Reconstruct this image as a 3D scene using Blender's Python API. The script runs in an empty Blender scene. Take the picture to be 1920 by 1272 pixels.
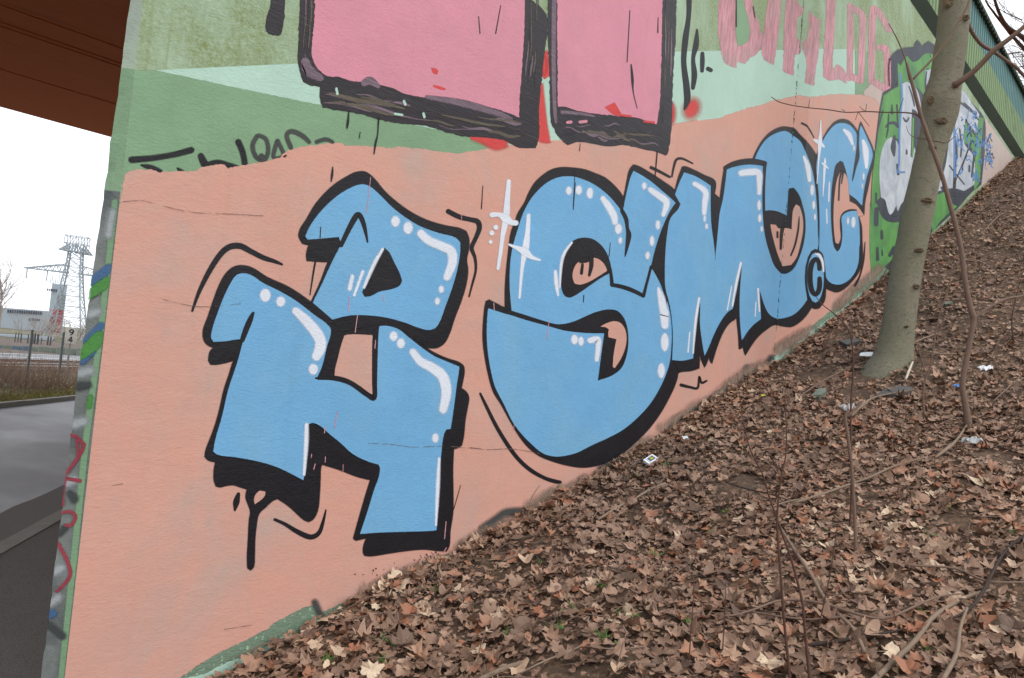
import bpy, bmesh, math, random
import numpy as np
from mathutils import Vector, Matrix, geometry

random.seed(7)
rng = np.random.default_rng(7)
scene = bpy.context.scene
COL = scene.collection

# ------------------------------------------------------------------ camera
FOC = 1480.0; CX, CY = 960.0, 636.0
HEAD = math.radians(41.3); PITCH = math.radians(2.12); ROLL = math.radians(5.5)
WALL_Y = 3.0            # the painted wall runs along X, three metres to the side of the camera
fwd = np.array([math.cos(HEAD)*math.cos(PITCH), math.sin(HEAD)*math.cos(PITCH), math.sin(PITCH)])
r0 = np.array([math.sin(HEAD), -math.cos(HEAD), 0.0]); u0 = np.cross(r0, fwd)
rgt = r0*math.cos(ROLL) + u0*math.sin(ROLL)
upv = -r0*math.sin(ROLL) + u0*math.cos(ROLL)
cam_d = bpy.data.cameras.new('camera'); cam = bpy.data.objects.new('camera', cam_d)
COL.objects.link(cam)
cam.matrix_world = Matrix(((rgt[0], upv[0], -fwd[0], 0), (rgt[1], upv[1], -fwd[1], 0), (rgt[2], upv[2], -fwd[2], 0), (0, 0, 0, 1)))
cam_d.sensor_width = 36.0; cam_d.lens = 36.0*FOC/1920.0
cam_d.clip_start = 0.05; cam_d.clip_end = 3000
scene.camera = cam

# ------------------------------------------------------------------ light
SUN_EL, SUN_AZ = math.radians(48), math.radians(-75)
w = bpy.data.worlds.new('World'); scene.world = w; w.use_nodes = True
nt = w.node_tree; nt.nodes.clear()
out = nt.nodes.new('ShaderNodeOutputWorld'); bg = nt.nodes.new('ShaderNodeBackground')
sky = nt.nodes.new('ShaderNodeTexSky'); sky.sky_type = 'NISHITA'; sky.sun_disc = False
sky.sun_elevation = SUN_EL; sky.sun_rotation = math.pi/2 - SUN_AZ
sky.air_density = 1.0; sky.dust_density = 3.0
hs = nt.nodes.new('ShaderNodeHueSaturation'); hs.inputs['Saturation'].default_value = 0.35
nt.links.new(sky.outputs[0], hs.inputs['Color'])
mx = nt.nodes.new('ShaderNodeMix'); mx.data_type = 'RGBA'; mx.inputs[0].default_value = 0.88
nt.links.new(hs.outputs[0], mx.inputs[6]); mx.inputs[7].default_value = (12.3, 12.7, 13.3, 1)
nt.links.new(mx.outputs[2], bg.inputs[0]); bg.inputs[1].default_value = 0.10
nt.links.new(bg.outputs[0], out.inputs[0])
sd = bpy.data.lights.new('sun', 'SUN'); sd.energy = 0.7; sd.angle = math.radians(25); sd.color = (1, 0.97, 0.93)
so = bpy.data.objects.new('sun', sd); COL.objects.link(so)
sdir = Vector((math.cos(SUN_AZ)*math.cos(SUN_EL), math.sin(SUN_AZ)*math.cos(SUN_EL), math.sin(SUN_EL)))
so.rotation_euler = sdir.to_track_quat('Z', 'Y').to_euler()
scene.view_settings.view_transform = 'Standard'; scene.view_settings.look = 'None'
scene.view_settings.exposure = 0.38; scene.view_settings.gamma = 1.0
scene.view_settings.use_curve_mapping = False
scene.cycles.transparent_max_bounces = 24
scene.cycles.max_bounces = 6

# ------------------------------------------------------------------ measuring helpers
# pixel of the photograph -> sight line; crossed with the real surface a mark or thing stands on
def ray(x, y):
    return fwd*FOC + rgt*(x-CX) + upv*(CY-y)
def on_y(x, y, d=WALL_Y):
    r = ray(x, y); return r*(d/r[1])
def on_z(x, y, z):
    r = ray(x, y); return r*(z/r[2])
def at_depth(x, y, dep):
    return ray(x, y)*(dep/FOC)
def depth_of(p): return float(np.dot(p, fwd))
FOOT = np.array([(-6, -1.75), (0.2, -1.66), (1.16, -1.5), (1.76, -1.385), (2.24, -1.24), (3.03, -1.06), (3.53, -.92), (5.05, -.45),
                 (7.1, .29), (9.48, 1.30), (12.56, 2.66), (17.2, 4.85), (18.5, 5.2), (24, 5.35), (60, 5.35)])
def bumps(X, Y):
    return (0.030*np.sin(1.9*X+1.3*Y+0.4)*np.cos(1.1*X-2.3*Y) + 0.018*np.sin(4.3*X-3.1*Y+1.2)
            + 0.010*np.sin(9.1*X+7.7*Y))
def ground_z(X, Y):
    X = np.asarray(X, float); Y = np.asarray(Y, float)
    base = np.interp(X, FOOT[:, 0], FOOT[:, 1])
    k = np.clip((3.0-Y)/0.6, 0, 1)
    return base + bumps(X, Y)*k - 0.0*Y
def on_ground(x, y, lift=0.0):
    r = ray(x, y); r = r/np.linalg.norm(r)
    t = 0.5; last = t
    while t < 60:
        p = r*t
        if p[2] < float(ground_z(p[0], p[1]))+lift:
            break
        last = t; t += 0.03
    a, b = last, t
    for _ in range(20):
        m = (a+b)/2; p = r*m
        if p[2] < float(ground_z(p[0], p[1]))+lift: b = m
        else: a = m
    return r*b
def lin(c):
    o = []
    for v in c:
        v = v/255.0
        o.append(v/12.92 if v <= 0.04045 else ((v+0.055)/1.055)**2.4)
    return tuple(o)

# zoom frames used while measuring: origin x, origin y, scale
FR = {'a': (340, 300, 3), 'b': (340, 680, 3), 'A': (860, 280, 3.975), 'B': (860, 560, 3.5333), 'C': (1200, 220, 4.174),
      'D': (1200, 440, 4.174), '1': (0, 0, 3), '2': (500, 0, 3), '3': (1000, 0, 3), '4': (1400, 0, 3.692), '7': (1600, 0, 2.891),
      '8': (1620, 380, 3.74), 'L': (0, 700, 2.223), 'M': (0, 400, 3.18), 'p': (0, 0, 1), 'F': (300, 980, 3), 'G': (1280, 980, 3),
      'H': (1500, 800, 4.543), 'I': (1500, 560, 4.543), 'J': (1100, 740, 4.543), 'K': (800, 900, 3.42), 'S': (0, 560, 5.3)}
def px(fr, pts):
    ox, oy, s = FR[fr]
    return [(ox+p[0]/s, oy+p[1]/s) + tuple(v/s for v in p[2:]) for p in pts]

# ------------------------------------------------------------------ object helpers
def tag(o, label=None, cat=None, group=None, kind=None):
    if label: o['label'] = label
    if cat: o['category'] = cat
    if group: o['group'] = group
    if kind: o['kind'] = kind
    return o
def empty(name, loc=(0, 0, 0)):
    o = bpy.data.objects.new(name, None); COL.objects.link(o); o.location = loc
    o.empty_display_size = 0.2
    return o
def mesh_obj(name, verts, faces, m, parent=None, smooth=False, attrs=None):
    me = bpy.data.meshes.new(name)
    me.from_pydata([tuple(map(float, v)) for v in verts], [], [tuple(int(i) for i in f) for f in faces]); me.update()
    if attrs:
        for an, arr in attrs.items():
            at = me.attributes.new(an, 'FLOAT', 'POINT'); at.data.foreach_set('value', np.asarray(arr, np.float32))
    if smooth:
        me.polygons.foreach_set('use_smooth', [True]*len(me.polygons))
    if m: me.materials.append(m)
    o = bpy.data.objects.new(name, me); COL.objects.link(o)
    if parent:
        o.parent = parent
        if parent.type == 'EMPTY' or True:
            o.matrix_parent_inverse = Matrix.Translation(parent_world(parent)).inverted()
    return o
def parent_world(p):
    v = Vector(p.location)
    q = p.parent
    while q is not None:
        v = v + Vector(q.location) + p.matrix_parent_inverse.translation
        p = q; q = q.parent
    return v
class MB:
    def __init__(s): s.v = []; s.f = []
    def add(s, vs, fs):
        n = len(s.v); s.v += [tuple(v) for v in vs]; s.f += [tuple(i+n for i in f) for f in fs]
    def box(s, c, size, ax=None):
        hx, hy, hz = [k/2 for k in size]
        ax = ax or ((1, 0, 0), (0, 1, 0), (0, 0, 1))
        X, Y, Z = [np.array(a, float) for a in ax]; c = np.array(c, float)
        vs = [c+X*a*hx+Y*b*hy+Z*d*hz for a in (-1, 1) for b in (-1, 1) for d in (-1, 1)]
        s.add(vs, [(0, 1, 3, 2), (4, 6, 7, 5), (0, 4, 5, 1), (2, 3, 7, 6), (0, 2, 6, 4), (1, 5, 7, 3)])
    def bar(s, a, b, wd, hg=None):
        a = np.array(a, float); b = np.array(b, float); hg = hg or wd
        d = b-a; L = np.linalg.norm(d); d = d/L
        u = np.cross(d, (0, 0, 1));
        if np.linalg.norm(u) < 1e-3: u = np.array((1., 0, 0))
        u /= np.linalg.norm(u); v = np.cross(u, d)
        s.box((a+b)/2, (L, wd, hg), (d, u, v))
    def tube(s, pts, rad, n=6, jit=0.0, cap=True):
        pts = [np.array(p, float) for p in pts]
        N = len(pts); prev = None; base = len(s.v); vs = []
        for i, p in enumerate(pts):
            t = pts[min(i+1, N-1)]-pts[max(i-1, 0)]; t = t/(np.linalg.norm(t)+1e-9)
            if prev is None:
                u = np.cross(t, (0.3, 0.2, 1.0)); 
                if np.linalg.norm(u) < 1e-3: u = np.cross(t, (1., 0, 0))
            else:
                u = prev - t*np.dot(prev, t)
            u /= np.linalg.norm(u); prev = u; v = np.cross(t, u)
            for k in range(n):
                a = 2*math.pi*k/n; r = rad[i]*(1+jit*random.uniform(-1, 1))
                vs.append(p + r*(math.cos(a)*u+math.sin(a)*v))
        fs = [(i*n+k, i*n+(k+1) % n, (i+1)*n+(k+1) % n, (i+1)*n+k) for i in range(N-1) for k in range(n)]
        if cap: fs += [tuple(range(n-1, -1, -1)), tuple((N-1)*n+k for k in range(n))]
        s.add(vs, fs)
    def build(s, name, m, parent=None, smooth=False):
        return mesh_obj(name, s.v, s.f, m, parent, smooth)
def spline(pts, sub=6):
    P = [np.array(p, float) for p in pts]
    if len(P) < 3: 
        return [P[0]+(P[-1]-P[0])*t/sub for t in range(sub+1)]
    out_ = []
    for i in range(len(P)-1):
        p0 = P[max(i-1, 0)]; p1 = P[i]; p2 = P[i+1]; p3 = P[min(i+2, len(P)-1)]
        for k in range(sub):
            t = k/sub
            out_.append(0.5*((2*p1)+(-p0+p2)*t+(2*p0-5*p1+4*p2-p3)*t*t+(-p0+3*p1-3*p2+p3)*t**3))
    out_.append(P[-1]); return out_

# ------------------------------------------------------------------ materials
class N:
    """small node builder"""
    def __init__(s, name):
        s.m = bpy.data.materials.new(name); s.m.use_nodes = True; s.t = s.m.node_tree; s.t.nodes.clear()
        s.out = s.t.nodes.new('ShaderNodeOutputMaterial'); s.p = s.t.nodes.new('ShaderNodeBsdfPrincipled')
        s.t.links.new(s.p.outputs[0], s.out.inputs[0])
        s.geo = s.t.nodes.new('ShaderNodeNewGeometry'); s.pos = s.geo.outputs['Position']
        s.p.inputs['Specular IOR Level'].default_value = 0.3
    def map(s, sc, src=None, rot=(0, 0, 0)):
        n = s.t.nodes.new('ShaderNodeMapping'); n.inputs['Scale'].default_value = sc; n.inputs['Rotation'].default_value = rot
        s.t.links.new(src or s.pos, n.inputs[0]); return n.outputs[0]
    def noise(s, scale, det=4, rough=.55, vec=None, dist=0.0):
        n = s.t.nodes.new('ShaderNodeTexNoise'); n.inputs['Scale'].default_value = scale; n.inputs['Detail'].default_value = det
        n.inputs['Roughness'].default_value = rough; n.inputs['Distortion'].default_value = dist
        s.t.links.new(vec or s.pos, n.inputs['Vector']); return n.outputs['Fac']
    def voro(s, scale, vec=None, feat='F1'):
        n = s.t.nodes.new('ShaderNodeTexVoronoi'); n.inputs['Scale'].default_value = scale; n.feature = feat
        s.t.links.new(vec or s.pos, n.inputs['Vector']); return n.outputs['Distance']
    def ramp(s, src, stops):
        n = s.t.nodes.new('ShaderNodeValToRGB'); cr = n.color_ramp
        while len(cr.elements) < len(stops): cr.elements.new(0.5)
        for e, (p, c) in zip(cr.elements, stops):
            e.position = p; e.color = tuple(c)+(1,) if not isinstance(c, (int, float)) else (c, c, c, 1)
        s.t.links.new(src, n.inputs[0]); return n.outputs[0]
    def mix(s, fac, a, b, mode='MIX'):
        n = s.t.nodes.new('ShaderNodeMix'); n.data_type = 'RGBA'; n.blend_type = mode
        for v, i in ((fac, 0), (a, 6), (b, 7)):
            if isinstance(v, (int, float)): n.inputs[i].default_value = v if i == 0 else (v, v, v, 1)
            elif isinstance(v, tuple): n.inputs[i].default_value = v+(1,)
            else: s.t.links.new(v, n.inputs[i])
        return n.outputs[2]
    def math(s, op, a, b=0.0):
        n = s.t.nodes.new('ShaderNodeMath'); n.operation = op
        for v, i in ((a, 0), (b, 1)):
            if isinstance(v, (int, float)): n.inputs[i].default_value = v
            else: s.t.links.new(v, n.inputs[i])
        return n.outputs[0]
    def attr(s, name):
        n = s.t.nodes.new('ShaderNodeAttribute'); n.attribute_name = name; return n.outputs['Fac']
    def color(s, c): 
        if isinstance(c, tuple): s.p.inputs['Base Color'].default_value = c+(1,)
        else: s.t.links.new(c, s.p.inputs['Base Color'])
    def rough(s, r):
        if isinstance(r, (int, float)): s.p.inputs['Roughness'].default_value = r
        else: s.t.links.new(r, s.p.inputs['Roughness'])
    def bump(s, h, strength=.5, dist=.01):
        n = s.t.nodes.new('ShaderNodeBump'); n.inputs['Strength'].default_value = strength; n.inputs['Distance'].default_value = dist
        s.t.links.new(h, n.inputs['Height']); s.t.links.new(n.outputs[0], s.p.inputs['Normal'])
    def cover(s, fac):
        """paint film: transparent where the coverage falls away"""
        tr = s.t.nodes.new('ShaderNodeBsdfTransparent'); mx_ = s.t.nodes.new('ShaderNodeMixShader')
        s.t.links.new(fac, mx_.inputs[0]); s.t.links.new(tr.outputs[0], mx_.inputs[1]); s.t.links.new(s.p.outputs[0], mx_.inputs[2])
        s.t.links.new(mx_.outputs[0], s.out.inputs[0])
def wall_bump(n, strength=.45):
    st = n.map((1, 1, 1))
    a = n.noise(9, 3, .5); b = n.noise(75, 4, .6); c = n.noise(30, 4, .65, n.map((1, 1, 2.6), rot=(0, .35, 0)), 1.2)
    h = n.math('ADD', n.math('MULTIPLY', a, 1.3), n.math('ADD', n.math('MULTIPLY', b, .30), n.math('MULTIPLY', c, .75)))
    n.bump(h, strength, .012)
def paint(name, rgb, alt=None, altamt=.35, var=.10, rough=.62, film=True, soft=False, bump=.3, altscale=1.7, thin=0.0):
    n = N(name); c = lin(rgb)
    big = n.noise(2.3, 6, .6, dist=.6); fine = n.noise(38, 4, .6)
    lo = tuple(v*(1-var) for v in c); hi = tuple(min(v*(1+var), 1) for v in c)
    col = n.mix(n.ramp(big, [(.3, 0.0), (.7, 1.0)]), lo, hi)
    if alt:
        f = n.ramp(n.noise(altscale, 8, .68, n.map((1, 1, .8)), .8), [(.44, 0.0), (.70, altamt)])
        col = n.mix(f, col, lin(alt))
    if name == 'peach_wall_paint':
        # thicker and thinner roller passes, and old tags ghosting through
        v_ = n.ramp(n.noise(1.1, 5, .6, n.map((1, 1, 1.6), rot=(0, .5, 0)), 1.2), [(.40, 0.0), (.62, .75)]); col = n.mix(v_, col, lin((214, 157, 139)))
        gh = n.ramp(n.noise(5.5, 6, .75, n.map((1.6, 1, .6)), .6), [(.60, 0.0), (.72, .5)]); col = n.mix(gh, col, lin((178, 160, 152)))
        br = n.ramp(n.noise(16, 4, .7, n.map((.35, 1, 3.2), rot=(0, .25, 0)), .4), [(.52, 0.0), (.72, .22)]); col = n.mix(br, col, lin((222, 176, 160)))
    # small chips and dirt specks
    sp = n.ramp(n.noise(55, 3, .5), [(.70, 0.0), (.78, .45)])
    col = n.mix(sp, col, tuple(v*.6 for v in c))
    st = n.ramp(n.noise(3.2, 6, .7, n.map((4, 4, .25))), [(.55, 0.0), (.8, .18)])
    col = n.mix(st, col, tuple(v*.62 for v in c))
    col = n.mix(n.math('MULTIPLY', fine, .12), col, tuple(v*.7 for v in c))
    n.color(col); n.rough(rough); wall_bump(n, bump)
    if film:
        cov = n.attr('cov')
        if soft:
            g = n.math('ADD', cov, n.math('MULTIPLY', n.math('SUBTRACT', n.noise(140, 3, .6), .5), .35))
            cov = n.math('MULTIPLY', n.ramp(g, [(.05, 0.0), (.4, .3), (.95, .94)]), n.ramp(cov, [(0.0, 0.0), (.12, 1.0)]))
        if thin:
            cov = n.math('MULTIPLY', cov, n.ramp(n.noise(14, 6, .7, n.map((1.6, 1.6, .35))), [(.25, 1-thin), (.6, 1.0)]))
        n.cover(cov)
    return n.m
PEACH = (210, 160, 143)
M = {}
M['peach'] = paint('peach_wall_paint', PEACH, (188, 164, 153), .95, .05, bump=.26)
M['blue'] = paint('blue_letter_paint', (113, 172, 214), (124, 176, 208), .8, .06)
M['black'] = paint('black_spray_paint', (25, 24, 29), (34, 33, 38), .4, .25, rough=.5)
M['white'] = paint('white_spray_paint', (228, 234, 243), None, 0, .04, soft=True)
M['green'] = paint('mid_green_wall_paint', (130, 164, 128), (118, 150, 118), .5, .07)
M['mint'] = paint('mint_wall_paint', (180, 212, 194), (172, 203, 188), .5, .05)
M['pink'] = paint('pink_roller_paint', (216, 143, 160), (200, 140, 152), .6, .06)
M['palepink'] = paint('thin_pink_paint', (214, 152, 162), (196, 164, 162), .8, .08, thin=.6)
M['red'] = paint('red_spray_paint', (214, 74, 72), None, 0, .08, soft=True)
M['greyspray'] = paint('grey_overspray', (96, 103, 102), (60, 66, 68), .8, .15, soft=True)
M['dkgreyspray'] = paint('faded_black_spray', (72, 74, 72), None, 0, .2, soft=True)
M['lime'] = paint('bright_green_spray_paint', (96, 156, 82), (72, 118, 82), 1.0, .22)
M['pieceW'] = paint('chalk_white_paint', (196, 202, 208), (150, 160, 172), 1.0, .10, altscale=3.5)
M['pieceD'] = paint('slate_black_paint', (58, 62, 72), (80, 84, 92), .7, .15)
M['sblue'] = paint('blue_marker_paint', (92, 140, 196), None, 0, .1)
M['greycorner'] = paint('grey_corner_paint', (128, 134, 130), (84, 90, 92), 1.0, .16, altscale=4, film=False)
M['greencorner'] = paint('green_corner_paint', (132, 164, 130), (150, 176, 146), .6, .07, film=False)
M['chgreen'] = paint('green_band_paint', (88, 152, 74), (66, 120, 70), .6, .12, soft=True)
M['chblue'] = paint('blue_band_paint', (72, 108, 150), (84, 116, 146), .6, .12, soft=True)
M['dred'] = paint('dark_red_marker', (158, 66, 78), None, 0, .12, thin=.3)
M['greywall'] = paint('grey_dirty_paint', (128, 134, 130), (88, 94, 94), 1.0, .16, altscale=4)
M['palesoft'] = paint('pale_grey_overspray', (172, 178, 180), None, 0, .05, soft=True)
M['darksoft'] = paint('faint_dark_overspray', (70, 74, 74), None, 0, .2, soft=True)
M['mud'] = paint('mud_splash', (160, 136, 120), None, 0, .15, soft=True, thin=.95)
M['greypeach'] = paint('grey_pink_primer', (196, 176, 166), (186, 180, 172), .7, .08)
M['ochre'] = paint('ochre_spray', (176, 140, 60), None, 0, .1, soft=True)
def streaky(name, a, b, c, rotz=0.0):
    n = N(name)
    s_ = n.noise(24, 6, .75, n.map((.22, 1, 3.8), rot=(0, rotz, 0)), .9); k = n.noise(60, 3, .6, n.map((.4, 1, 3.0), rot=(0, rotz, 0)))
    col = n.ramp(s_, [(.46, lin(a)), (.60, lin(b)), (.80, lin(c))])
    n.color(col); n.rough(.42)
    n.bump(n.math('ADD', s_, n.math('MULTIPLY', k, .6)), .35, .008)
    n.cover(n.attr('cov')); return n.m
M['brushH'] = streaky('black_brushed_paint', (36, 32, 36), (48, 42, 46), (104, 92, 84), .22)
M['brushV'] = streaky('black_brushed_paint_upright', (34, 31, 36), (50, 45, 50), (98, 84, 92), 1.5)
M['mauve'] = streaky('mauve_brushed_paint', (104, 86, 98), (130, 110, 120), (60, 52, 60), .22)
# upper wall: pale green with moss and streaks
n = N('mossy_pale_green_paint'); base = n.mix(n.noise(2.2, 5), lin((176, 198, 172)), lin((162, 186, 160)))
ms = n.ramp(n.math('MULTIPLY', n.ramp(n.noise(1.5, 4, .6, n.map((1, 1, .7)), .3), [(.34, 0.0), (.56, 1.0)]), n.ramp(n.noise(45, 8, .85), [(.34, 0.1), (.64, 1.0)])), [(.05, 0.0), (.85, .9)])
col = n.mix(ms, base, n.mix(n.noise(9, 4), lin((104, 116, 52)), lin((132, 142, 80))))
stv = n.ramp(n.noise(5, 5, .7, n.map((5, 5, .12))), [(.55, 0.0), (.72, .7)])
col = n.mix(n.math('MULTIPLY', stv, .7), col, lin((124, 134, 76)))
web = n.ramp(n.noise(20, 6, .6, None, 3.0), [(.485, 0.0), (.5, .55), (.515, 0.0)])
col = n.mix(web, col, lin((168, 192, 166))); n.color(col); n.rough(.8); wall_bump(n, .4); M['moss'] = n.m
n = N('bare_wall_concrete'); n.color(n.mix(n.noise(4, 6), lin((140, 146, 138)), lin((112, 118, 112)))); n.rough(.85); wall_bump(n, .6); M['concrete'] = n.m
n = N('foot_strip_paint'); f = n.ramp(n.noise(60, 3, .6), [(.60, 0.0), (.66, .9)])
n.color(n.mix(f, n.mix(n.noise(3, 5, .7), lin((106, 132, 106)), lin((124, 140, 124))), lin((170, 200, 168)))); n.rough(.8); wall_bump(n, .6); n.cover(n.attr('cov')); M['foot'] = n.m

# ------------------------------------------------------------------ the painted wall
SEAM_X, SEAM_W, SEAM_D = 7.10, 0.15, 0.075
def wall_y_of(X):
    return WALL_Y - SEAM_D*min(max((X-SEAM_X)/SEAM_W, 0), 1)
def wall_xz(x, y):
    p = on_y(x, y)
    if p[0] <= SEAM_X: return p[0], p[2]
    q = on_y(x, y, WALL_Y-SEAM_D)
    if q[0] >= SEAM_X+SEAM_W: return q[0], q[2]
    lo, hi = WALL_Y-SEAM_D, WALL_Y
    for _ in range(24):
        m = (lo+hi)/2; r = on_y(x, y, m)
        if m > wall_y_of(r[0]): hi = m
        else: lo = m
    r = on_y(x, y, (lo+hi)/2); return r[0], r[2]
def smooth_closed(P, sub=4, corner=42):
    n_ = len(P); P = [np.array(p[:2], float) for p in P]; T = []
    for i in range(n_):
        a = P[i]-P[i-1]; b = P[(i+1) % n_]-P[i]
        la, lb = np.linalg.norm(a)+1e-9, np.linalg.norm(b)+1e-9
        ang = math.degrees(math.acos(max(-1, min(1, float(np.dot(a, b)/(la*lb))))))
        if ang > corner: T.append(None)
        else:
            d = a/la+b/lb; d /= (np.linalg.norm(d)+1e-9); T.append(d)
    o = []
    for i in range(n_):
        p, q = P[i], P[(i+1) % n_]; L = np.linalg.norm(q-p)
        t0 = T[i]*L if T[i] is not None else (q-p); t1 = T[(i+1) % n_]*L if T[(i+1) % n_] is not None else (q-p)
        for k in range(sub):
            t = k/sub; h1 = 2*t**3-3*t**2+1; h2 = t**3-2*t**2+t; h3 = -2*t**3+3*t**2; h4 = t**3-t**2
            o.append(h1*p+h2*t0+h3*q+h4*t1)
    return o
SEQ = [0]
class Film:
    """flat paint marks collected into one mesh lying on the wall"""
    def __init__(s, level, plane='wall'):
        s.v = []; s.c = []; s.f = []; s.level = level; s.plane = plane; s.z = []; s.marks = []
    def _add(s, pts, cov, faces):
        n0 = len(s.v)
        SEQ[0] += 1; off = s.level*0.0004 + (SEQ[0] % 38)*0.00001
        s.v += [tuple(p) for p in pts]; s.c += list(cov); s.z += [off]*len(pts); s.f += [tuple(i+n0 for i in f) for f in faces]
    def poly(s, pts, feather=1.6, sub=4, corner=42, jag=0.0, jagstep=4.0):
        s.marks.append((len(s.v), len(s.f)))
        P = smooth_closed(pts, sub, corner) if sub > 1 else [np.array(p[:2], float) for p in pts]
        Q = [P[0]]
        for p in P[1:]:
            if np.linalg.norm(p-Q[-1]) > .25: Q.append(p)
        if np.linalg.norm(Q[0]-Q[-1]) < .25: Q.pop()
        P = Q
        if jag:
            R = []
            for i in range(len(P)):
                a, b = P[i], P[(i+1) % len(P)]; L = np.linalg.norm(b-a); k = max(1, int(L/jagstep))
                nn = np.array([-(b-a)[1], (b-a)[0]])/(L+1e-9)
                for j in range(k):
                    R.append(a+(b-a)*j/k + nn*random.gauss(0, jag))
            P = R
        res = geometry.delaunay_2d_cdt([Vector(p) for p in P], [], [list(range(len(P)))], 1, 1e-4)
        s._add([tuple(v) for v in res[0]], [1.0]*len(res[0]), res[2])
        if feather > 0:
            area = sum(P[i-1][0]*P[i][1]-P[i][0]*P[i-1][1] for i in range(len(P)))
            sg = 1 if area > 0 else -1; o = []
            for i in range(len(P)):
                d = P[(i+1) % len(P)]-P[i-1]; d /= (np.linalg.norm(d)+1e-9)
                o.append(P[i]+sg*feather*np.array([d[1], -d[0]]))
            k = len(P)
            s._add(list(P)+o, [1.0]*k+[0.0]*k, [(i, (i+1) % k, k+(i+1) % k, k+i) for i in range(k)])
        return s
    def stroke(s, pts, w=None, feather=1.4, sub=5, cap=True):
        s.marks.append((len(s.v), len(s.f)))
        P = [tuple(p) if len(p) > 2 else (p[0], p[1], w) for p in pts]
        S = spline(P, sub); C = [p[:2] for p in S]; W = [max(p[2]/2, .25) for p in S]; k = len(C)
        L = []; 
        for i in range(k):
            d = C[min(i+1, k-1)]-C[max(i-1, 0)]; d = d/(np.linalg.norm(d)+1e-9); L.append(np.array([-d[1], d[0]]))
        vs = []; cv = []
        for i in range(k):
            f = feather if feather >= 5 else min(feather, W[i]*1.6+.3)
            vs += [C[i]-L[i]*(W[i]+f), C[i]-L[i]*W[i], C[i]+L[i]*W[i], C[i]+L[i]*(W[i]+f)]; cv += [0, 1, 1, 0]
        fs = [(4*i+j, 4*i+j+1, 4*i+j+5, 4*i+j+4) for i in range(k-1) for j in range(3)]
        s._add(vs, cv, fs)
        if cap:
            for e, sg in ((0, -1), (k-1, 1)):
                c = C[e]; r = W[e]; n_ = L[e]; t = np.array([n_[1], -n_[0]])*sg; f = feather if feather >= 5 else min(feather, r*1.6+.3)
                ring = [c+r*(math.cos(a)*n_+math.sin(a)*t) for a in np.linspace(0, math.pi, 7)]
                ring2 = [c+(r+f)*(math.cos(a)*n_+math.sin(a)*t) for a in np.linspace(0, math.pi, 7)]
                s._add([c]+ring+ring2, [1]+[1]*7+[0]*7, [(0, i+1, i+2) for i in range(6)]+[(i+1, i+8, i+9, i+2) for i in range(6)])
        return s
    def dot(s, x, y, rx, ry=None, feather=1.6, rot=0.0):
        s.marks.append((len(s.v), len(s.f))); ry = ry or rx; A = [2*math.pi*i/16 for i in range(16)]
        def e(a, g): 
            u, v = (rx+g)*math.cos(a), (ry+g)*math.sin(a)
            return (x+u*math.cos(rot)-v*math.sin(rot), y+u*math.sin(rot)+v*math.cos(rot))
        s._add([(x, y)]+[e(a, -feather*.5) for a in A]+[e(a, feather*.8) for a in A], [1]*17+[0]*16,
               [(0, i+1, (i+1) % 16+1) for i in range(16)]+[(i+1, i+17, (i+1) % 16+17, (i+1) % 16+1) for i in range(16)])
        return s
    def build(s, name, m, parent, label=None):
        if len(s.marks) > 1 and name not in ('pink_letter', 'sparkle', 'graffiti_piece', 'graffiti_letter', 'paint_splatter', 'blue_scribble', 'black_scribble'):
            first = None; mk = s.marks+[(len(s.v), len(s.f))]
            for (v0, f0), (v1, f1) in zip(mk[:-1], mk[1:]):
                g = Film(s.level, s.plane); g.v = s.v[v0:v1]; g.c = s.c[v0:v1]; g.z = s.z[v0:v1]; g.f = [tuple(i-v0 for i in f) for f in s.f[f0:f1]]; g.marks = [(0, 0)]
                o = g.build(name, m, parent, label); first = first or o
            return first
        if s.plane == 'wall':
            XZ = [(max(X_, 1.1805), Z_) for X_, Z_ in (wall_xz(x, y) for x, y in s.v)]
            bm = bmesh.new(); lc = bm.verts.layers.float.new('cov'); lo = bm.verts.layers.float.new('off')
            for (X, Z), c, o in zip(XZ, s.c, s.z):
                v = bm.verts.new((X, 0, Z)); v[lc] = c; v[lo] = o
            bm.verts.ensure_lookup_table()
            for f in s.f:
                if len(set(f)) >= 3:
                    try: bm.faces.new([bm.verts[i] for i in f])
                    except ValueError: pass
            xs = [a[0] for a in XZ]
            for cut in (SEAM_X, SEAM_X+SEAM_W):
                if min(xs) < cut < max(xs):
                    bmesh.ops.bisect_plane(bm, geom=bm.verts[:]+bm.edges[:]+bm.faces[:], plane_co=(cut, 0, 0), plane_no=(1, 0, 0), dist=1e-5)
            for v in bm.verts: v.co.y = wall_y_of(v.co.x) - v[lo]
            bm.normal_update()
            for f in bm.faces:
                if f.normal.y > 0: f.normal_flip()
            me = bpy.data.meshes.new(name); bm.to_mesh(me); bm.free(); me.materials.append(m)
            o = bpy.data.objects.new(name, me); COL.objects.link(o); o.parent = parent
            o.matrix_parent_inverse = Matrix.Translation(parent_world(parent)).inverted()
        else:
            pts = [s.plane(x, y, o_) for (x, y), o_ in zip(s.v, s.z)]
            o = mesh_obj(name, pts, s.f, m, parent, attrs={'cov': s.c})
        if label: o['label'] = label
        return o
CORNER_X = 1.18; CH = 0.054; DECK_Z = 5.15; FACE_DIR = (math.cos(math.radians(50)), math.sin(math.radians(50)))
wall = tag(empty('bridge_abutment', (CORNER_X, WALL_Y, -1.75)), 'painted concrete bridge abutment wall covered in blue block-letter graffiti', 'bridge wall')
m_ = MB()
m_.add([(CORNER_X, WALL_Y, -2.4), (SEAM_X, WALL_Y, -2.4), (SEAM_X, WALL_Y, DECK_Z), (CORNER_X, WALL_Y, DECK_Z)], [(0, 1, 2, 3)])
m_.build('wall_panel', M['moss'], wall)
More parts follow.
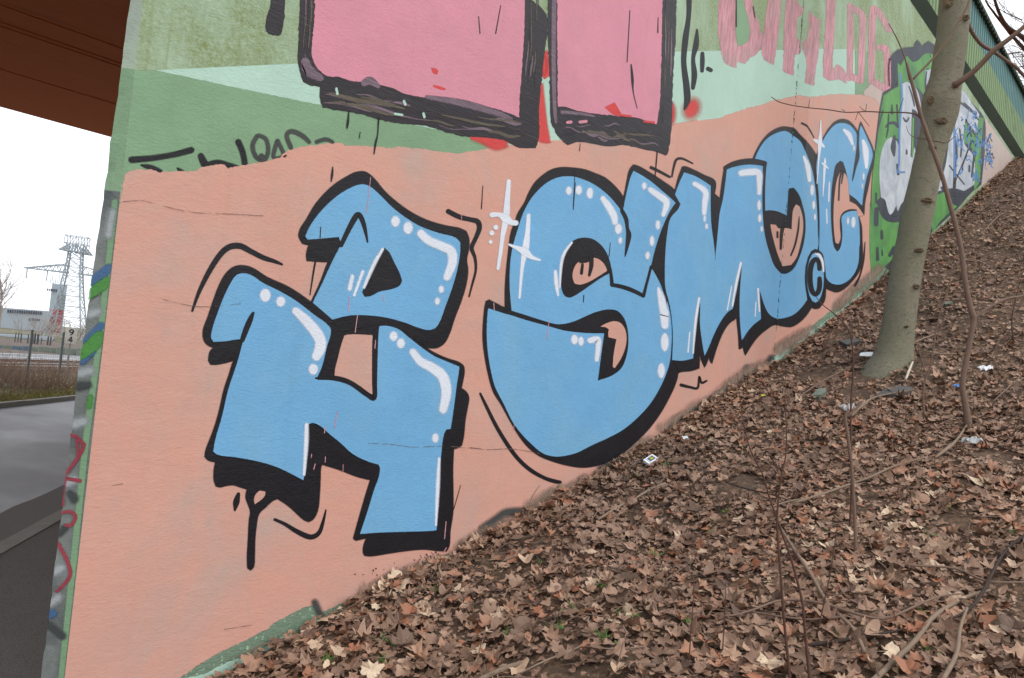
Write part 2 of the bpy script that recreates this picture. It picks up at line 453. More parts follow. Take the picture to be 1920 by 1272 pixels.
m_ = MB(); x1 = SEAM_X+.006; x2 = SEAM_X+SEAM_W; yd = WALL_Y-SEAM_D
m_.add([(x1, WALL_Y+.03, -2.4), (x1, WALL_Y-.003, -2.4), (x2, yd, -2.4), (27, yd, -2.4), (x1, WALL_Y+.03, DECK_Z), (x1, WALL_Y-.003, DECK_Z), (x2, yd, DECK_Z), (27, yd, DECK_Z)],
       [(0, 1, 5, 4), (1, 2, 6, 5), (2, 3, 7, 6)])
m_.build('wall_panel', M['moss'], wall)
M['palecorner'] = paint('pale_corner_paint', (170, 186, 168), (150, 160, 150), .8, .08, film=False)
# the chamfered corner, its outer arris chipped and uneven
zs = list(np.arange(-2.4, DECK_Z, 0.035)) + [DECK_Z]; vs = []; fs = []
jx = 0.0
for z in zs:
    CH = float(np.interp(z, [-.2, 1.2], [.054, .030])); jx = jx*.8 + random.gauss(0, .0016); chip = -abs(random.gauss(0, .006)) if random.random() < .07 else 0
    vs += [(CORNER_X, WALL_Y, z), (CORNER_X-CH*.5+jx*.3, WALL_Y+CH*.5+jx*.3, z), (CORNER_X-CH+jx-chip*.7, WALL_Y+CH+jx*.3-chip*.7, z), (CORNER_X-CH+.03+jx, WALL_Y+CH+.06, z)]
for i in range(len(zs)-1):
    for j in range(3):
        fs.append((4*i+j+1, 4*i+j, 4*i+j+4, 4*i+j+5))
co_ = mesh_obj('chamfered_corner', vs, fs, M['greycorner'], wall); co_.data.materials.append(M['greencorner']); co_.data.materials.append(M['palecorner'])
zt_, zb_ = on_y(250, 133)[2], on_y(229, 365)[2]
for f_ in co_.data.polygons:
    f_.material_index = 1 if zb_ < f_.center.z < zt_ else (2 if f_.center.z >= zt_ else 0)
CH = 0.054
ex, ey = CORNER_X-.030+.03, WALL_Y+.030+.085
L_ = (22.4-ey)/FACE_DIR[1]
m_ = MB(); fx, fy = ex+FACE_DIR[0]*L_, 22.4
m_.add([(ex, ey, -2.4), (fx, fy, -2.4), (fx, fy, DECK_Z), (ex, ey, DECK_Z), (27, fy, -2.4), (27, fy, DECK_Z), (27, yd, -2.4), (27, yd, DECK_Z)], [(1, 0, 3, 2), (4, 1, 2, 5), (6, 4, 5, 7)])
m_.build('front_face', M['concrete'], wall)
# paint and mortar crumbs along the corner and the expansion joint
m_ = MB()
for i in range(230):
    z = random.uniform(-1.3, 1.6); r = random.uniform(.001, .0038)
    c = np.array((CORNER_X+random.gauss(.001, .0025), WALL_Y-.001, z))
    m_.box(c, (r*2, r*1.6, r*random.uniform(2, 5)), ((math.cos(z*9), math.sin(z*9), 0), (-math.sin(z*9), math.cos(z*9), 0), (0, 0, 1)))
tag(m_.build('edge_crumbs', M['greywall'], wall), kind='stuff')
nb = N('joint_dirt'); nb.color(nb.mix(nb.ramp(nb.noise(30, 4), [(.45, 0.0), (.6, 1.0)]), lin((44, 42, 40)), lin((120, 150, 130)))); nb.rough(.9); M['joint'] = nb.m
m_ = MB()
for i in range(240):
    z = random.uniform(.2, 4.2); r = random.uniform(.001, .005)
    m_.box((SEAM_X+random.gauss(0, .004), WALL_Y-.002, z), (r*2, r*1.5, r*random.uniform(2, 6)))
tag(m_.build('joint_crumbs', M['joint'], wall), kind='stuff')

def P(*segs):
    o = []
    for fr, pts in segs: o += px(fr, pts)
    return o
UP = -320
# ---- painted bands of the wall
f = Film(1); f.poly(P(('p', [(290, 133), (400, 127), (557, 120), (850, 108), (1265, 97), (1480, 94), (1602, 93), (1604, 178), (1500, 230), (1240, 300), (900, 300), (860, 253), (600, 198), (440, 165), (340, 143)])), sub=1, feather=1.2)
f.build('mint_paint_band', M['mint'], wall)
f = Film(1); f.poly(P(('p', [(214, 134), (290, 133), (340, 143), (440, 165), (600, 198), (860, 253), (980, 285), (960, 340), (220, 345)])), sub=1, feather=1.2, jag=.35, jagstep=7)
f.build('green_paint_band', M['green'], wall)
f = Film(1); f.poly(P(('p', [(1604, 96), (1638, 100), (1634, 150), (1620, 172), (1604, 178)])), sub=1); f.build('green_paint_patch', M['green'], wall)
f = Film(1); f.poly(P(('p', [(1620, 172), (1634, 158), (1660, 165), (1658, 215), (1640, 200), (1622, 190)])), sub=1); f.build('grey_paint_patch', M['greypeach'], wall)
peach = P(('1', [(700, 985), (722, 965), (780, 955), (850, 955), (890, 970), (980, 965), (1040, 966), (1110, 965), (1135, 943), (1240, 926), (1262, 932), (1285, 948), (1320, 938), (1380, 930), (1500, 910), (1570, 890), (1610, 855), (1680, 830), (1800, 815)]),
          ('2', [(340, 808), (420, 806), (440, 822), (560, 822), (700, 835), (730, 828), (850, 838), (950, 852), (1080, 866), (1110, 860), (1200, 846), (1300, 826), (1420, 815), (1600, 790), (1660, 790)]),
          ('3', [(180, 795), (300, 800), (500, 790), (700, 730), (800, 697), (880, 682), (960, 676), (1040, 670), (1080, 650), (1200, 612), (1290, 590), (1350, 568), (1410, 556), (1500, 535), (1540, 548), (1600, 545), (1640, 538), (1700, 532), (1860, 536), (1925, 560)]),
          ('p', [(1649, 200), (1644, 260), (1637, 310), (1633, 400), (1632, 480), (1637, 506), (1560, 580), (1500, 628), (1480, 640), (1430, 690), (1390, 700), (1350, 735), (1290, 775), (1240, 810), (1150, 868), (1050, 930), (1000, 962), (940, 985), (860, 1040), (820, 1052), (760, 1082), (700, 1108), (640, 1132), (600, 1150)]),
          ('F', [(880, 460), (800, 480), (720, 520), (640, 565), (600, 600), (520, 640), (420, 690), (320, 735), (230, 790), (160, 840), (100, 876)]),
          ('p', [(300, 1300), (108, 1360), (118, 1272), (150, 960), (180, 700), (205, 530), (222, 400)]))
f = Film(2); f.poly(peach, sub=1, feather=.9, jag=.7, jagstep=4); f.build('peach_paint_field', M['peach'], wall)
f = Film(1); f.poly(P(('p', [(270, 1320), (430, 1290), (560, 1200), (640, 1165), (760, 1110), (860, 1070), (960, 1010), (1100, 930), (1250, 840), (1400, 750), (1500, 680), (1600, 600), (1700, 520), (1640, 490), (1560, 560), (1430, 660), (1300, 745), (1200, 810), (1000, 940), (800, 1040), (600, 1130), (420, 1190), (300, 1270)])), sub=1)
f.build('foot_paint_strip', M['foot'], wall)
f = Film(3)
f.poly(P(('F', [(130, 880), (260, 850), (330, 810), (430, 770), (500, 765), (560, 720), (640, 680), (700, 640), (740, 640), (640, 730), (500, 810), (380, 880), (260, 920)])), jag=.8, jagstep=5)
f.poly(P(('D', [(1240, 800), (1350, 750), (1400, 720), (1480, 660), (1560, 600), (1640, 540), (1720, 470), (1760, 440), (1740, 500), (1600, 620), (1480, 720), (1330, 800), (1240, 850)])), jag=.7)
f.poly(P(('D', [(870, 1070), (960, 1010), (1040, 970), (1110, 900), (1180, 870), (1130, 940), (1000, 1040), (880, 1110), (700, 1250), (600, 1252), (720, 1160)])), jag=.7)
f.build('pale_foot_paint', M['mint'], wall)
f = Film(3)
for pts, wd in (([(905, 992), (930, 975), (950, 962), (985, 960)], 22), ([(1125, 880), (1170, 852)], 9), ([(1280, 790), (1330, 755), (1345, 740)], 12), ([(1395, 703), (1400, 690)], 8), ([(1440, 680), (1446, 672)], 9), ([(590, 1130), (600, 1152)], 10)):
    f.stroke(P(('p', pts)), wd*.3, feather=9)
f.build('dark_foot_spray', M['darksoft'], wall)
f = Film(3); f.stroke(P(('p', [(780, 1072), (820, 1050), (850, 1042), (890, 1010)])), 9, feather=4); f.stroke(P(('p', [(1260, 800), (1310, 768), (1400, 705)])), 9, feather=6); f.build('grey_foot_spray', M['greyspray'], wall)
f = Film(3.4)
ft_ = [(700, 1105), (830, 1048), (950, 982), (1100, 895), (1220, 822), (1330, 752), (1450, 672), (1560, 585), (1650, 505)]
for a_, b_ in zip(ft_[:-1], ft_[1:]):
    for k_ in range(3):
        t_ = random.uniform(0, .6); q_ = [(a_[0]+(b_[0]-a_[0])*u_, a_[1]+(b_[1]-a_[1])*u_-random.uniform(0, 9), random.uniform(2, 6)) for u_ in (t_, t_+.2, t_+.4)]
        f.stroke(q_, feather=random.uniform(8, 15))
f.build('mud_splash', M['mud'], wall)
f = Film(3); f.dot(984, 963, 7, 4, feather=3); f.build('ochre_spray_spot', M['ochre'], wall)

# ---- the big blue letters
def letter(sil, fills, strokes=(), holes=(), inner=(), hl=(), dots=(), label=''):
    f = Film(4)
    for s in sil: f.poly(s, feather=2.2)
    root = f.build('graffiti_letter', M['black'], wall, label)
    f = Film(5)
    for s in fills: f.poly(s, feather=1.2)
    f.build('blue_fill', M['blue'], root)
    if holes:
        f = Film(5)
        for s in holes: f.poly(s, feather=1.2)
        f.build('peach_opening', M['peach'], root)
    if strokes or inner:
        f = Film(6)
        for s in strokes: f.stroke(s)
        for s in inner: f.poly(s, feather=1.4)
        f.build('inner_outline', M['black'], root)
    f = Film(7)
    for s in hl: f.stroke(s, feather=4.2)
    for d in dots: f.dot(*d, feather=3.4)
    if f.v: f.build('highlight', M['white'], root)
    return root
def dots(fr, L): return [px(fr, [t])[0] for t in [(d[0], d[1], d[2], (d[3] if len(d) > 3 else d[2])) for d in L]]

letter([P(('a', [(660, 430), (668, 390), (700, 340), (750, 255), (800, 195), (860, 140), (930, 95), (985, 70), (1030, 68), (1060, 85), (1095, 120), (1140, 175), (1200, 230), (1290, 295), (1380, 340), (1490, 372), (1560, 385), (1600, 402), (1615, 440), (1615, 500), (1603, 560), (1610, 620), (1600, 700), (1570, 800), (1535, 890), (1505, 980), (1478, 1030), (1440, 1055), (1400, 1058), (1330, 1040), (1260, 1010), (1112, 990), (1072, 988), (915, 985), (860, 1000), (800, 950), (800, 880), (725, 808), (780, 690), (822, 575), (705, 567), (703, 530), (715, 480), (680, 470)]))],
       [P(('a', [(1010, 140), (1050, 147), (1100, 185), (1180, 265), (1250, 320), (1340, 375), (1450, 415), (1540, 440), (1565, 465), (1565, 520), (1548, 620), (1520, 720), (1480, 830), (1450, 910), (1425, 945), (1390, 955), (1340, 945), (1260, 915), (1150, 885), (1050, 873), (960, 872), (890, 885), (850, 897), (740, 803), (795, 690), (848, 575), (900, 475), (885, 432), (800, 440), (710, 447), (698, 430), (720, 380), (790, 285), (870, 210), (940, 165)]))],
       strokes=[px('a', [(897, 480, 20), (935, 400, 24), (970, 335, 28), (992, 308, 26), (1012, 330, 24), (1030, 385, 18), (1046, 462, 5)])],
       inner=[P(('a', [(1140, 497), (1165, 520), (1190, 570), (1225, 640), (1238, 680), (1225, 705), (1180, 725), (1110, 740), (1060, 765), (1030, 768), (1018, 745), (1030, 710), (1080, 600), (1120, 510)]))],
       hl=[px('a', [(1345, 415, 34), (1390, 455, 36), (1460, 485, 38), (1515, 515, 42), (1522, 580, 40), (1492, 660, 30)]), px('a', [(1130, 503, 8), (1080, 590, 12), (1025, 718, 8)]),
           px('a', [(960, 655, 12), (945, 725, 14)]), px('a', [(1018, 630, 10), (970, 762, 8)])],
       dots=dots('a', [(1202, 347, 24, 30), (1273, 383, 26, 34), (1460, 728, 14, 20), (1438, 795, 14, 20)]),
       label='upper blue letter with a black triangle in it')
letter([P(('a', [(125, 1010), (122, 960), (150, 880), (180, 790), (215, 700), (250, 640), (290, 605), (335, 595), (390, 605), (480, 660), (600, 715), (720, 795), (820, 880), (900, 975), (1112, 935), (1220, 950), (1350, 1040), (1420, 1085), (1500, 1120), (1560, 1140), (1585, 1160), (1590, 1190)]),
          ('b', [(1580, 110), (1573, 145), (1600, 165), (1615, 195), (1610, 240), (1595, 320), (1585, 420), (1575, 465), (1550, 480), (1530, 485), (1525, 600), (1527, 750), (1525, 850), (1510, 950), (1505, 1030), (1490, 1060), (1440, 1058), (1370, 1050), (1250, 1060), (1150, 1075), (1060, 1088), (1030, 1085), (1022, 1065), (1035, 1000), (1045, 985), (980, 1000), (967, 990), (975, 960), (1020, 800), (1062, 660), (985, 640), (880, 600), (790, 572), (783, 590), (780, 650), (775, 750), (765, 830), (740, 880), (715, 895), (690, 885), (650, 850), (600, 805), (540, 765), (515, 775), (470, 815), (435, 850), (420, 920), (412, 1000), (410, 1090), (404, 1150), (388, 1167), (372, 1155), (370, 1100), (375, 1000), (382, 880), (388, 840), (372, 790), (362, 760), (368, 712), (330, 700), (290, 688), (250, 692), (215, 700), (195, 695), (185, 670), (182, 620), (190, 560), (150, 548), (132, 530), (135, 500), (165, 420), (190, 350), (215, 260), (240, 150), (270, 60), (290, -10)]),
          ('a', [(200, 1150), (165, 1150), (152, 1130), (160, 1080), (180, 1057), (140, 1035)]))],
       [P(('a', [(345, 640), (390, 650), (450, 690), (560, 745), (650, 800), (740, 870), (830, 940), (838, 960), (815, 1050), (785, 1170), (758, 1228), (765, 1240), (850, 1242), (930, 1262), (1000, 1295), (1055, 1338), (1085, 1352), (1092, 1330), (1097, 1280), (1098, 1130), (1105, 1000), (1114, 937), (1150, 935), (1220, 955), (1270, 995), (1340, 1050), (1420, 1105), (1500, 1140), (1560, 1165)]),
          ('b', [(1560, 30), (1545, 130), (1530, 250), (1512, 372), (1488, 375), (1475, 400), (1460, 500), (1450, 620), (1440, 800), (1432, 942), (1400, 945), (1250, 950), (1100, 955), (1005, 963), (1040, 860), (1080, 730), (1118, 600), (1110, 573), (1050, 555), (960, 510), (900, 455), (830, 398), (770, 348), (735, 338), (712, 347), (708, 400), (700, 480), (690, 600), (685, 660), (600, 615), (520, 580), (420, 552), (300, 530), (200, 515), (180, 500), (190, 440), (230, 300), (265, 150), (315, 0)]),
          ('a', [(350, 1010), (330, 1007), (250, 1018), (180, 1022), (168, 1000), (175, 950), (205, 860), (240, 770), (280, 690), (310, 650)]))],
       holes=[P(('a', [(935, 985), (1072, 988), (1075, 1050), (1072, 1200), (1072, 1318), (1050, 1305), (1000, 1268), (930, 1238), (862, 1215), (865, 1180), (882, 1110), (900, 1040), (917, 990)])),
              P(('b', [(440, 722), (470, 728), (465, 750), (440, 775), (412, 795), (410, 765), (420, 740)]))],
       strokes=[px('a', [(340, 1015, 22), (362, 955, 28), (385, 900, 26), (402, 862, 12)])]+[px('a', [(755, 1228, 6), (860, 1228, 24), (950, 1255, 24), (1040, 1318, 24), (1084, 1340, 20), (1085, 1240, 24), (1088, 1040, 28), (1094, 960, 24)])],
       hl=[px('a', [(640, 850, 30), (690, 895, 44), (740, 950, 50), (778, 1010, 52), (778, 1060, 50), (758, 1105, 40)]),
           px('a', [(1300, 1080, 28), (1345, 1135, 36), (1410, 1170, 44), (1465, 1215, 48), (1487, 1280, 48), (1485, 1340, 42), (1470, 1405, 34)]),
           px('b', [(702, 350, 12), (700, 450, 14), (688, 630, 8)]), px('b', [(1448, 540, 8), (1440, 700, 12), (1430, 915, 6)])],
       dots=dots('a', [(470, 762, 30, 36), (557, 797, 25, 28), (740, 1178, 26, 30), (1192, 992, 22, 26), (1233, 1032, 22, 28)])+dots('b', [(1427, 425, 18, 26)]),
       label='lower blue letter with a square opening and a long black drip')
S_fill = P(('A', [(395, 1200), (385, 1100), (380, 950), (390, 800), (410, 700), (440, 600), (480, 480), (530, 385), (590, 310), (660, 250), (740, 213), (800, 205), (860, 208), (930, 230), (1000, 262), (1070, 310), (1130, 365), (1185, 430), (1218, 475), (1228, 440), (1240, 380), (1260, 290), (1285, 200), (1302, 165), (1340, 185), (1420, 235), (1510, 310), (1580, 370), (1612, 400), (1590, 430), (1560, 480), (1530, 545), (1500, 620), (1470, 710), (1445, 800), (1428, 880), (1465, 940), (1500, 1010), (1530, 1100), (1555, 1200)]),
           ('B', [(1380, 20), (1400, 120), (1408, 220), (1405, 320), (1395, 420), (1370, 500), (1330, 590), (1270, 690), (1190, 780), (1090, 865), (990, 920), (880, 970), (780, 1020), (700, 1040), (640, 1045), (560, 1025), (490, 970), (420, 900), (360, 820), (300, 700), (240, 580), (210, 460), (192, 340), (186, 220), (190, 120), (195, 68), (280, 95), (350, 115), (450, 147), (590, 185), (700, 215), (800, 228), (900, 233), (960, 232), (950, 300), (930, 450), (918, 547), (1020, 510), (1080, 460), (1115, 370), (1125, 270), (1115, 180), (1090, 120), (1050, 80), (1000, 70), (930, 80), (850, 110), (760, 150), (700, 165), (650, 168), (560, 145), (450, 110), (348, 78)]))
letter([P(('A', [(345, 1180), (345, 1050), (355, 900), (370, 760), (390, 620), (420, 540), (440, 480), (490, 400), (520, 330), (560, 260), (620, 200), (690, 155), (760, 138), (840, 140), (930, 152), (1010, 180), (1090, 215), (1150, 265), (1200, 320), (1225, 360), (1235, 330), (1250, 250), (1275, 150), (1300, 118), (1330, 125), (1420, 175), (1520, 240), (1600, 300), (1640, 370), (1655, 400), (1645, 440), (1600, 480), (1575, 520), (1560, 600), (1545, 700), (1535, 880), (1535, 1000), (1560, 1120), (1590, 1240)]),
          ('B', [(1404, 100), (1418, 200), (1420, 300), (1425, 420), (1450, 490), (1435, 560), (1400, 640), (1340, 750), (1260, 860), (1170, 950), (1060, 1040), (950, 1095), (850, 1117), (780, 1115), (680, 1095), (600, 1070), (530, 1040), (460, 985), (400, 910), (340, 810), (280, 700), (230, 620), (195, 500), (172, 380), (160, 270), (162, 170), (172, 60), (180, 20), (200, 10), (250, 35), (305, 60)]))],
       [S_fill],
       inner=[P(('A', [(840, 695), (880, 672), (940, 663), (1000, 675), (1050, 710), (1090, 760), (1120, 830), (1130, 890), (1125, 920), (1060, 955), (980, 1010), (900, 1065), (850, 1095), (820, 1103), (790, 1090), (770, 1050), (762, 980), (765, 900), (780, 800), (810, 730)]))],
       strokes=[px('A', [(1110, 840, 14), (1128, 900, 16), (1136, 960, 20), (1140, 1008, 22)]), px('A', [(1140, 1012, 22), (1190, 1020, 24), (1260, 1040, 26), (1330, 1070, 24), (1374, 1094, 20)]), px('A', [(1376, 1092, 20), (1398, 1005, 14), (1432, 875, 14)]),
                px('A', [(1215, 460, 24), (1245, 520, 26), (1255, 590, 20), (1265, 640, 34), (1255, 710, 24), (1237, 800, 3)])],
       hl=[px('A', [(1072, 368, 26), (1120, 435, 38), (1155, 500, 38), (1163, 545, 28)]), px('A', [(1425, 302, 24), (1480, 340, 34), (1540, 385, 36), (1545, 425, 32), (1522, 490, 18)]),
           px('A', [(840, 697, 8), (785, 775, 12), (760, 870, 12), (752, 1030, 5)]), px('A', [(718, 910, 12), (726, 1000, 18), (738, 1090, 8)]),
           px('A', [(1485, 1035, 8), (1505, 1100, 34), (1523, 1190, 46), (1532, 1235, 52)])+px('B', [(1361, 120, 46), (1364, 180, 34)]),
           px('B', [(868, 278, 26), (900, 272, 30), (922, 276, 28), (922, 330, 22), (912, 405, 16)])],
       dots=dots('A', [(818, 310, 22, 30), (892, 305, 24, 34), (975, 328, 24, 40), (1188, 595, 26, 38), (1202, 680, 14, 24), (1380, 275, 16, 26), (1482, 565, 17, 34), (1438, 685, 17, 38), (1405, 793, 16, 28)])+dots('B', [(1363, 290, 26, 60), (1340, 478, 23, 50), (765, 272, 22, 32), (808, 283, 18, 30)]),
       label='large blue letter S with two openings')
SR = [o for o in wall.children if o.get('label') == 'large blue letter S with two openings'][0]
f = Film(7)
f.poly(P(('A', [(885, 848), (855, 900), (848, 955), (862, 1000), (900, 1008), (960, 990), (1040, 945), (1102, 905), (1082, 862), (1045, 825), (1005, 812), (940, 830)])), feather=1)
f.poly(P(('B', [(940, 185), (980, 165), (1030, 152), (1070, 165), (1100, 210), (1108, 270), (1095, 340), (1070, 400), (1030, 460), (1020, 450), (1025, 380), (1040, 290), (1045, 268), (1020, 262), (992, 255), (990, 230), (995, 205), (975, 190)])), feather=1)
f.build('peach_opening', M['peach'], SR)
f = Film(8); f.stroke(px('A', [(985, 808, 30), (985, 870, 26), (970, 940, 14)])); f.stroke(px('A', [(920, 860, 14), (912, 925, 18)])); f.stroke(px('A', [(905, 840, 16), (940, 828, 34), (985, 815, 24)])); f.build('black_drip', M['black'], SR)

letter([P(('C', [(200, 800), (240, 700), (262, 600), (270, 580), (300, 470), (330, 390), (350, 388), (420, 415), (500, 455), (580, 495), (590, 520), (580, 600), (625, 640), (640, 520), (660, 390), (720, 355), (800, 335), (880, 330), (930, 225), (990, 145), (1050, 100), (1110, 78), (1170, 82), (1210, 95), (1240, 130), (1290, 180), (1340, 240), (1380, 310), (1395, 450), (1400, 600), (1408, 750), (1408, 1080), (1390, 1120)]),
          ('D', [(1440, 200), (1450, 400), (1440, 520), (1400, 575), (1370, 580), (1340, 570), (1300, 630), (1240, 690), (1180, 720), (1110, 715), (1050, 705), (990, 740), (920, 800), (860, 880), (822, 945), (805, 880), (775, 897), (770, 800), (755, 655), (700, 690), (650, 760), (600, 880), (560, 1010), (535, 965), (505, 1040), (465, 950), (460, 1045), (400, 1065), (300, 1080), (268, 1110), (245, 1040), (253, 900), (240, 700), (190, 420), (100, 270)]))],
       [P(('C', [(345, 435), (310, 510), (275, 605), (300, 650), (318, 680), (300, 720), (240, 790), (215, 900), (200, 1050), (195, 1250)]),
          ('D', [(200, 420), (235, 560), (255, 720), (258, 850), (252, 980), (330, 985), (412, 968), (418, 850), (430, 700), (455, 550), (470, 497), (472, 560), (470, 700), (490, 860), (505, 945), (530, 890), (580, 770), (640, 660), (690, 600), (722, 580), (735, 500), (760, 350), (792, 225), (796, 260), (785, 400), (780, 550), (785, 700), (797, 825), (830, 770), (880, 710), (943, 660), (940, 600), (928, 430), (940, 450), (970, 540), (1010, 620), (1070, 655), (1130, 650), (1200, 625), (1260, 570), (1305, 510), (1290, 400), (1290, 300), (1320, 190), (1375, 125)]),
          ('C', [(1386, 1030), (1388, 900), (1383, 750), (1368, 560), (1340, 400), (1290, 270), (1250, 190), (1200, 150), (1140, 112), (1080, 122), (1000, 165), (940, 240), (900, 325), (880, 370), (800, 372), (730, 385), (680, 410), (670, 500), (650, 640), (625, 750), (610, 900), (600, 1000), (587, 1125), (575, 1000), (555, 850), (548, 700), (550, 540), (500, 505), (430, 465)]))],
       inner=[P(('C', [(962, 740), (1010, 732), (1070, 740), (1120, 760), (1150, 775), (1157, 660), (1165, 562), (1200, 555), (1235, 600), (1265, 680), (1287, 780), (1289, 900), (1268, 1020), (1232, 1120), (1192, 1190), (1140, 1222), (1105, 1222), (1055, 1165), (1015, 1060), (982, 940), (968, 840)]))],
       strokes=[px('C', [(664, 398, 26), (720, 372, 34), (800, 352, 40), (880, 347, 42), (970, 362, 34)]), px('C', [(976, 360, 26), (972, 420, 18), (966, 600, 14), (968, 745, 14)])],
       hl=[px('C', [(425, 522, 22), (480, 555, 28), (512, 595, 32), (505, 670, 30), (500, 752, 20)]), px('C', [(790, 438, 34), (860, 430, 38), (925, 436, 36), (932, 500, 30), (930, 595, 18)]),
           px('C', [(1280, 310, 12), (1310, 390, 26), (1325, 495, 18)]), px('D', [(460, 498, 10), (430, 700, 12), (412, 930, 6)]), px('D', [(387, 765, 6), (373, 920, 7)]), px('D', [(787, 222, 10), (748, 400, 12), (720, 560, 7)]),
           px('D', [(715, 405, 5), (680, 590, 6)]), px('D', [(922, 425, 9), (933, 600, 7)]), px('D', [(905, 530, 5), (899, 640, 5)])],
       dots=dots('C', [(503, 793, 10, 28), (519, 855, 11, 22), (930, 690, 15, 40), (935, 792, 14, 32), (950, 875, 9, 24), (1345, 570, 15, 44), (1357, 688, 12, 36), (1367, 782, 8, 26)]),
       label='blue letters M and O joined at the foot')
MR = [o for o in wall.children if o.get('label') == 'blue letters M and O joined at the foot'][0]
f = Film(7); f.poly(P(('C', [(1020, 840), (1060, 845), (1075, 870), (1110, 874), (1140, 870), (1187, 880), (1190, 800), (1200, 720), (1220, 685), (1245, 700), (1268, 780), (1272, 880), (1250, 1000), (1220, 1100), (1180, 1155), (1115, 1165), (1080, 1080), (1050, 980), (1030, 900)])), feather=1)
f.build('peach_opening', M['peach'], MR)
f = Film(8)
for s in ([(1112, 870, 24), (1103, 930, 20), (1099, 1030, 12)], [(1073, 900, 10), (1073, 940, 10)], [(1243, 780, 3), (1235, 880, 8), (1210, 1000, 9), (1178, 1082, 6)]): f.stroke(px('C', s))
f.build('black_drip', M['black'], MR)

letter([P(('C', [(1372, 400), (1380, 310), (1395, 260), (1430, 170), (1480, 85), (1530, 35), (1580, 18), (1630, 30), (1680, 80), (1705, 120), (1725, 35), (1760, 110), (1830, 280), (1830, 310), (1800, 460), (1780, 560), (1758, 660), (1750, 765), (1708, 775), (1730, 850), (1735, 950), (1738, 1100), (1724, 1180)]),
          ('D', [(1725, 260), (1700, 310), (1660, 360), (1600, 420), (1540, 450), (1500, 440), (1450, 420), (1420, 300), (1400, 130)]), ('C', [(1400, 900), (1392, 600)]))],
       [P(('C', [(1575, 48), (1530, 60), (1480, 110), (1435, 180), (1405, 270), (1388, 330), (1380, 400), (1392, 520), (1404, 700), (1406, 900), (1402, 1040)]),
          ('D', [(1400, 120), (1430, 150), (1445, 230), (1455, 330), (1490, 375), (1550, 390), (1610, 370), (1670, 310), (1705, 220), (1712, 100)]),
          ('C', [(1715, 1000), (1715, 900), (1705, 780), (1695, 735), (1640, 740), (1590, 765), (1578, 790), (1583, 860), (1583, 950), (1560, 1040), (1540, 1055), (1515, 1020), (1500, 930), (1490, 800), (1492, 600), (1510, 450), (1530, 370), (1565, 338), (1590, 350), (1615, 430), (1630, 520), (1635, 600), (1690, 640), (1735, 690), (1745, 600), (1770, 470), (1800, 370), (1818, 290), (1780, 180), (1728, 65), (1705, 165), (1680, 110), (1630, 60)]))],
       holes=[P(('C', [(1585, 430), (1610, 455), (1632, 600), (1636, 660), (1690, 690), (1748, 767), (1706, 775), (1695, 720), (1640, 718), (1590, 740), (1565, 775), (1560, 860), (1565, 950), (1550, 990), (1530, 980), (1520, 900), (1515, 760), (1525, 600), (1545, 480), (1565, 435)]))],
       strokes=[px('C', [(1705, 125, 14), (1703, 220, 12), (1700, 310, 26), (1682, 390, 14), (1660, 498, 3)]), px('C', [(1575, 425, 10), (1560, 500, 7), (1553, 650, 6)]), px('C', [(1590, 425, 8), (1575, 520, 4)])],
       hl=[px('C', [(1595, 100, 12), (1635, 140, 24), (1660, 210, 12)]), px('C', [(1745, 185, 14), (1765, 270, 34), (1770, 395, 12)]), px('C', [(1480, 510, 6), (1475, 660, 6)]), px('C', [(1458, 720, 5), (1462, 830, 5)])],
       dots=dots('C', [(1673, 243, 7, 22), (1748, 465, 7, 28), (1738, 540, 6, 20), (1668, 822, 16, 44), (1626, 812, 9, 26)]),
       label='tall narrow blue letter C at the right end')
f = Film(8); f.dot(*px('D', [(1370, 335, 82, 222)])[0], feather=1); cr = f.build('copyright_sign', M['black'], wall)
f = Film(9); f.dot(*px('D', [(1370, 337, 66, 196)])[0], feather=1); f.build('blue_disc', M['blue'], cr)
f = Film(10); f.stroke(px('D', [(1402, 268, 30), (1398, 220, 32), (1375, 193, 28), (1345, 220, 34), (1328, 290, 36), (1328, 370, 36), (1342, 440, 34), (1370, 470, 28), (1395, 440, 32), (1403, 390, 34), (1402, 345, 28)])); f.build('letter_mark', M['black'], cr)
f = Film(10); f.stroke(px('D', [(1372, 153, 6), (1400, 162, 16), (1425, 215, 12), (1434, 290, 6)]), feather=2); f.build('highlight', M['white'], cr)

# free lines and sparkles round the letters
for L in (px('a', [(60, 850, 8), (100, 740, 18), (160, 620, 26), (220, 530, 28), (270, 490, 30), (330, 485, 30), (390, 515, 26), (460, 550, 24), (520, 570, 18), (565, 588, 8)]),
          px('a', [(1500, 290, 24), (1560, 320, 24), (1620, 335, 22), (1665, 348, 26), (1675, 385, 24), (1655, 440, 20), (1632, 495, 20), (1650, 550, 14), (1655, 620, 10), (1635, 700, 8), (1617, 770, 4)]),
          px('B', [(142, 630, 10), (180, 710, 16), (250, 850, 20), (330, 980, 22), (400, 1070, 22), (480, 1140, 22), (570, 1190, 20), (640, 1212, 22), (672, 1216, 14)]),
          px('b', [(525, 883, 12), (580, 908, 16), (640, 945, 22), (700, 975, 26), (740, 980, 24), (775, 955, 20), (795, 900, 14), (812, 830, 4)]),
          px('b', [(320, 740, 16), (308, 785, 32), (300, 830, 8)]), px('C', [(85, 395, 20), (140, 420, 18), (230, 468, 14)]), px('C', [(248, 465, 8), (265, 380, 12), (285, 332, 14), (330, 325, 12), (410, 362, 6)]),
          px('C', [(1265, 48, 10), (1310, 75, 8), (1360, 160, 4)]), px('D', [(320, 1178, 20), (390, 1195, 15), (450, 1200, 13), (462, 1110, 8), (480, 1160, 13), (520, 1145, 8)]), px('D', [(1760, 60, 3), (1748, 200, 8), (1720, 320, 8), (1680, 400, 12)])):
    f = Film(4); f.stroke(L); f.build('accent_line', M['black'], wall)
f = Film(8)
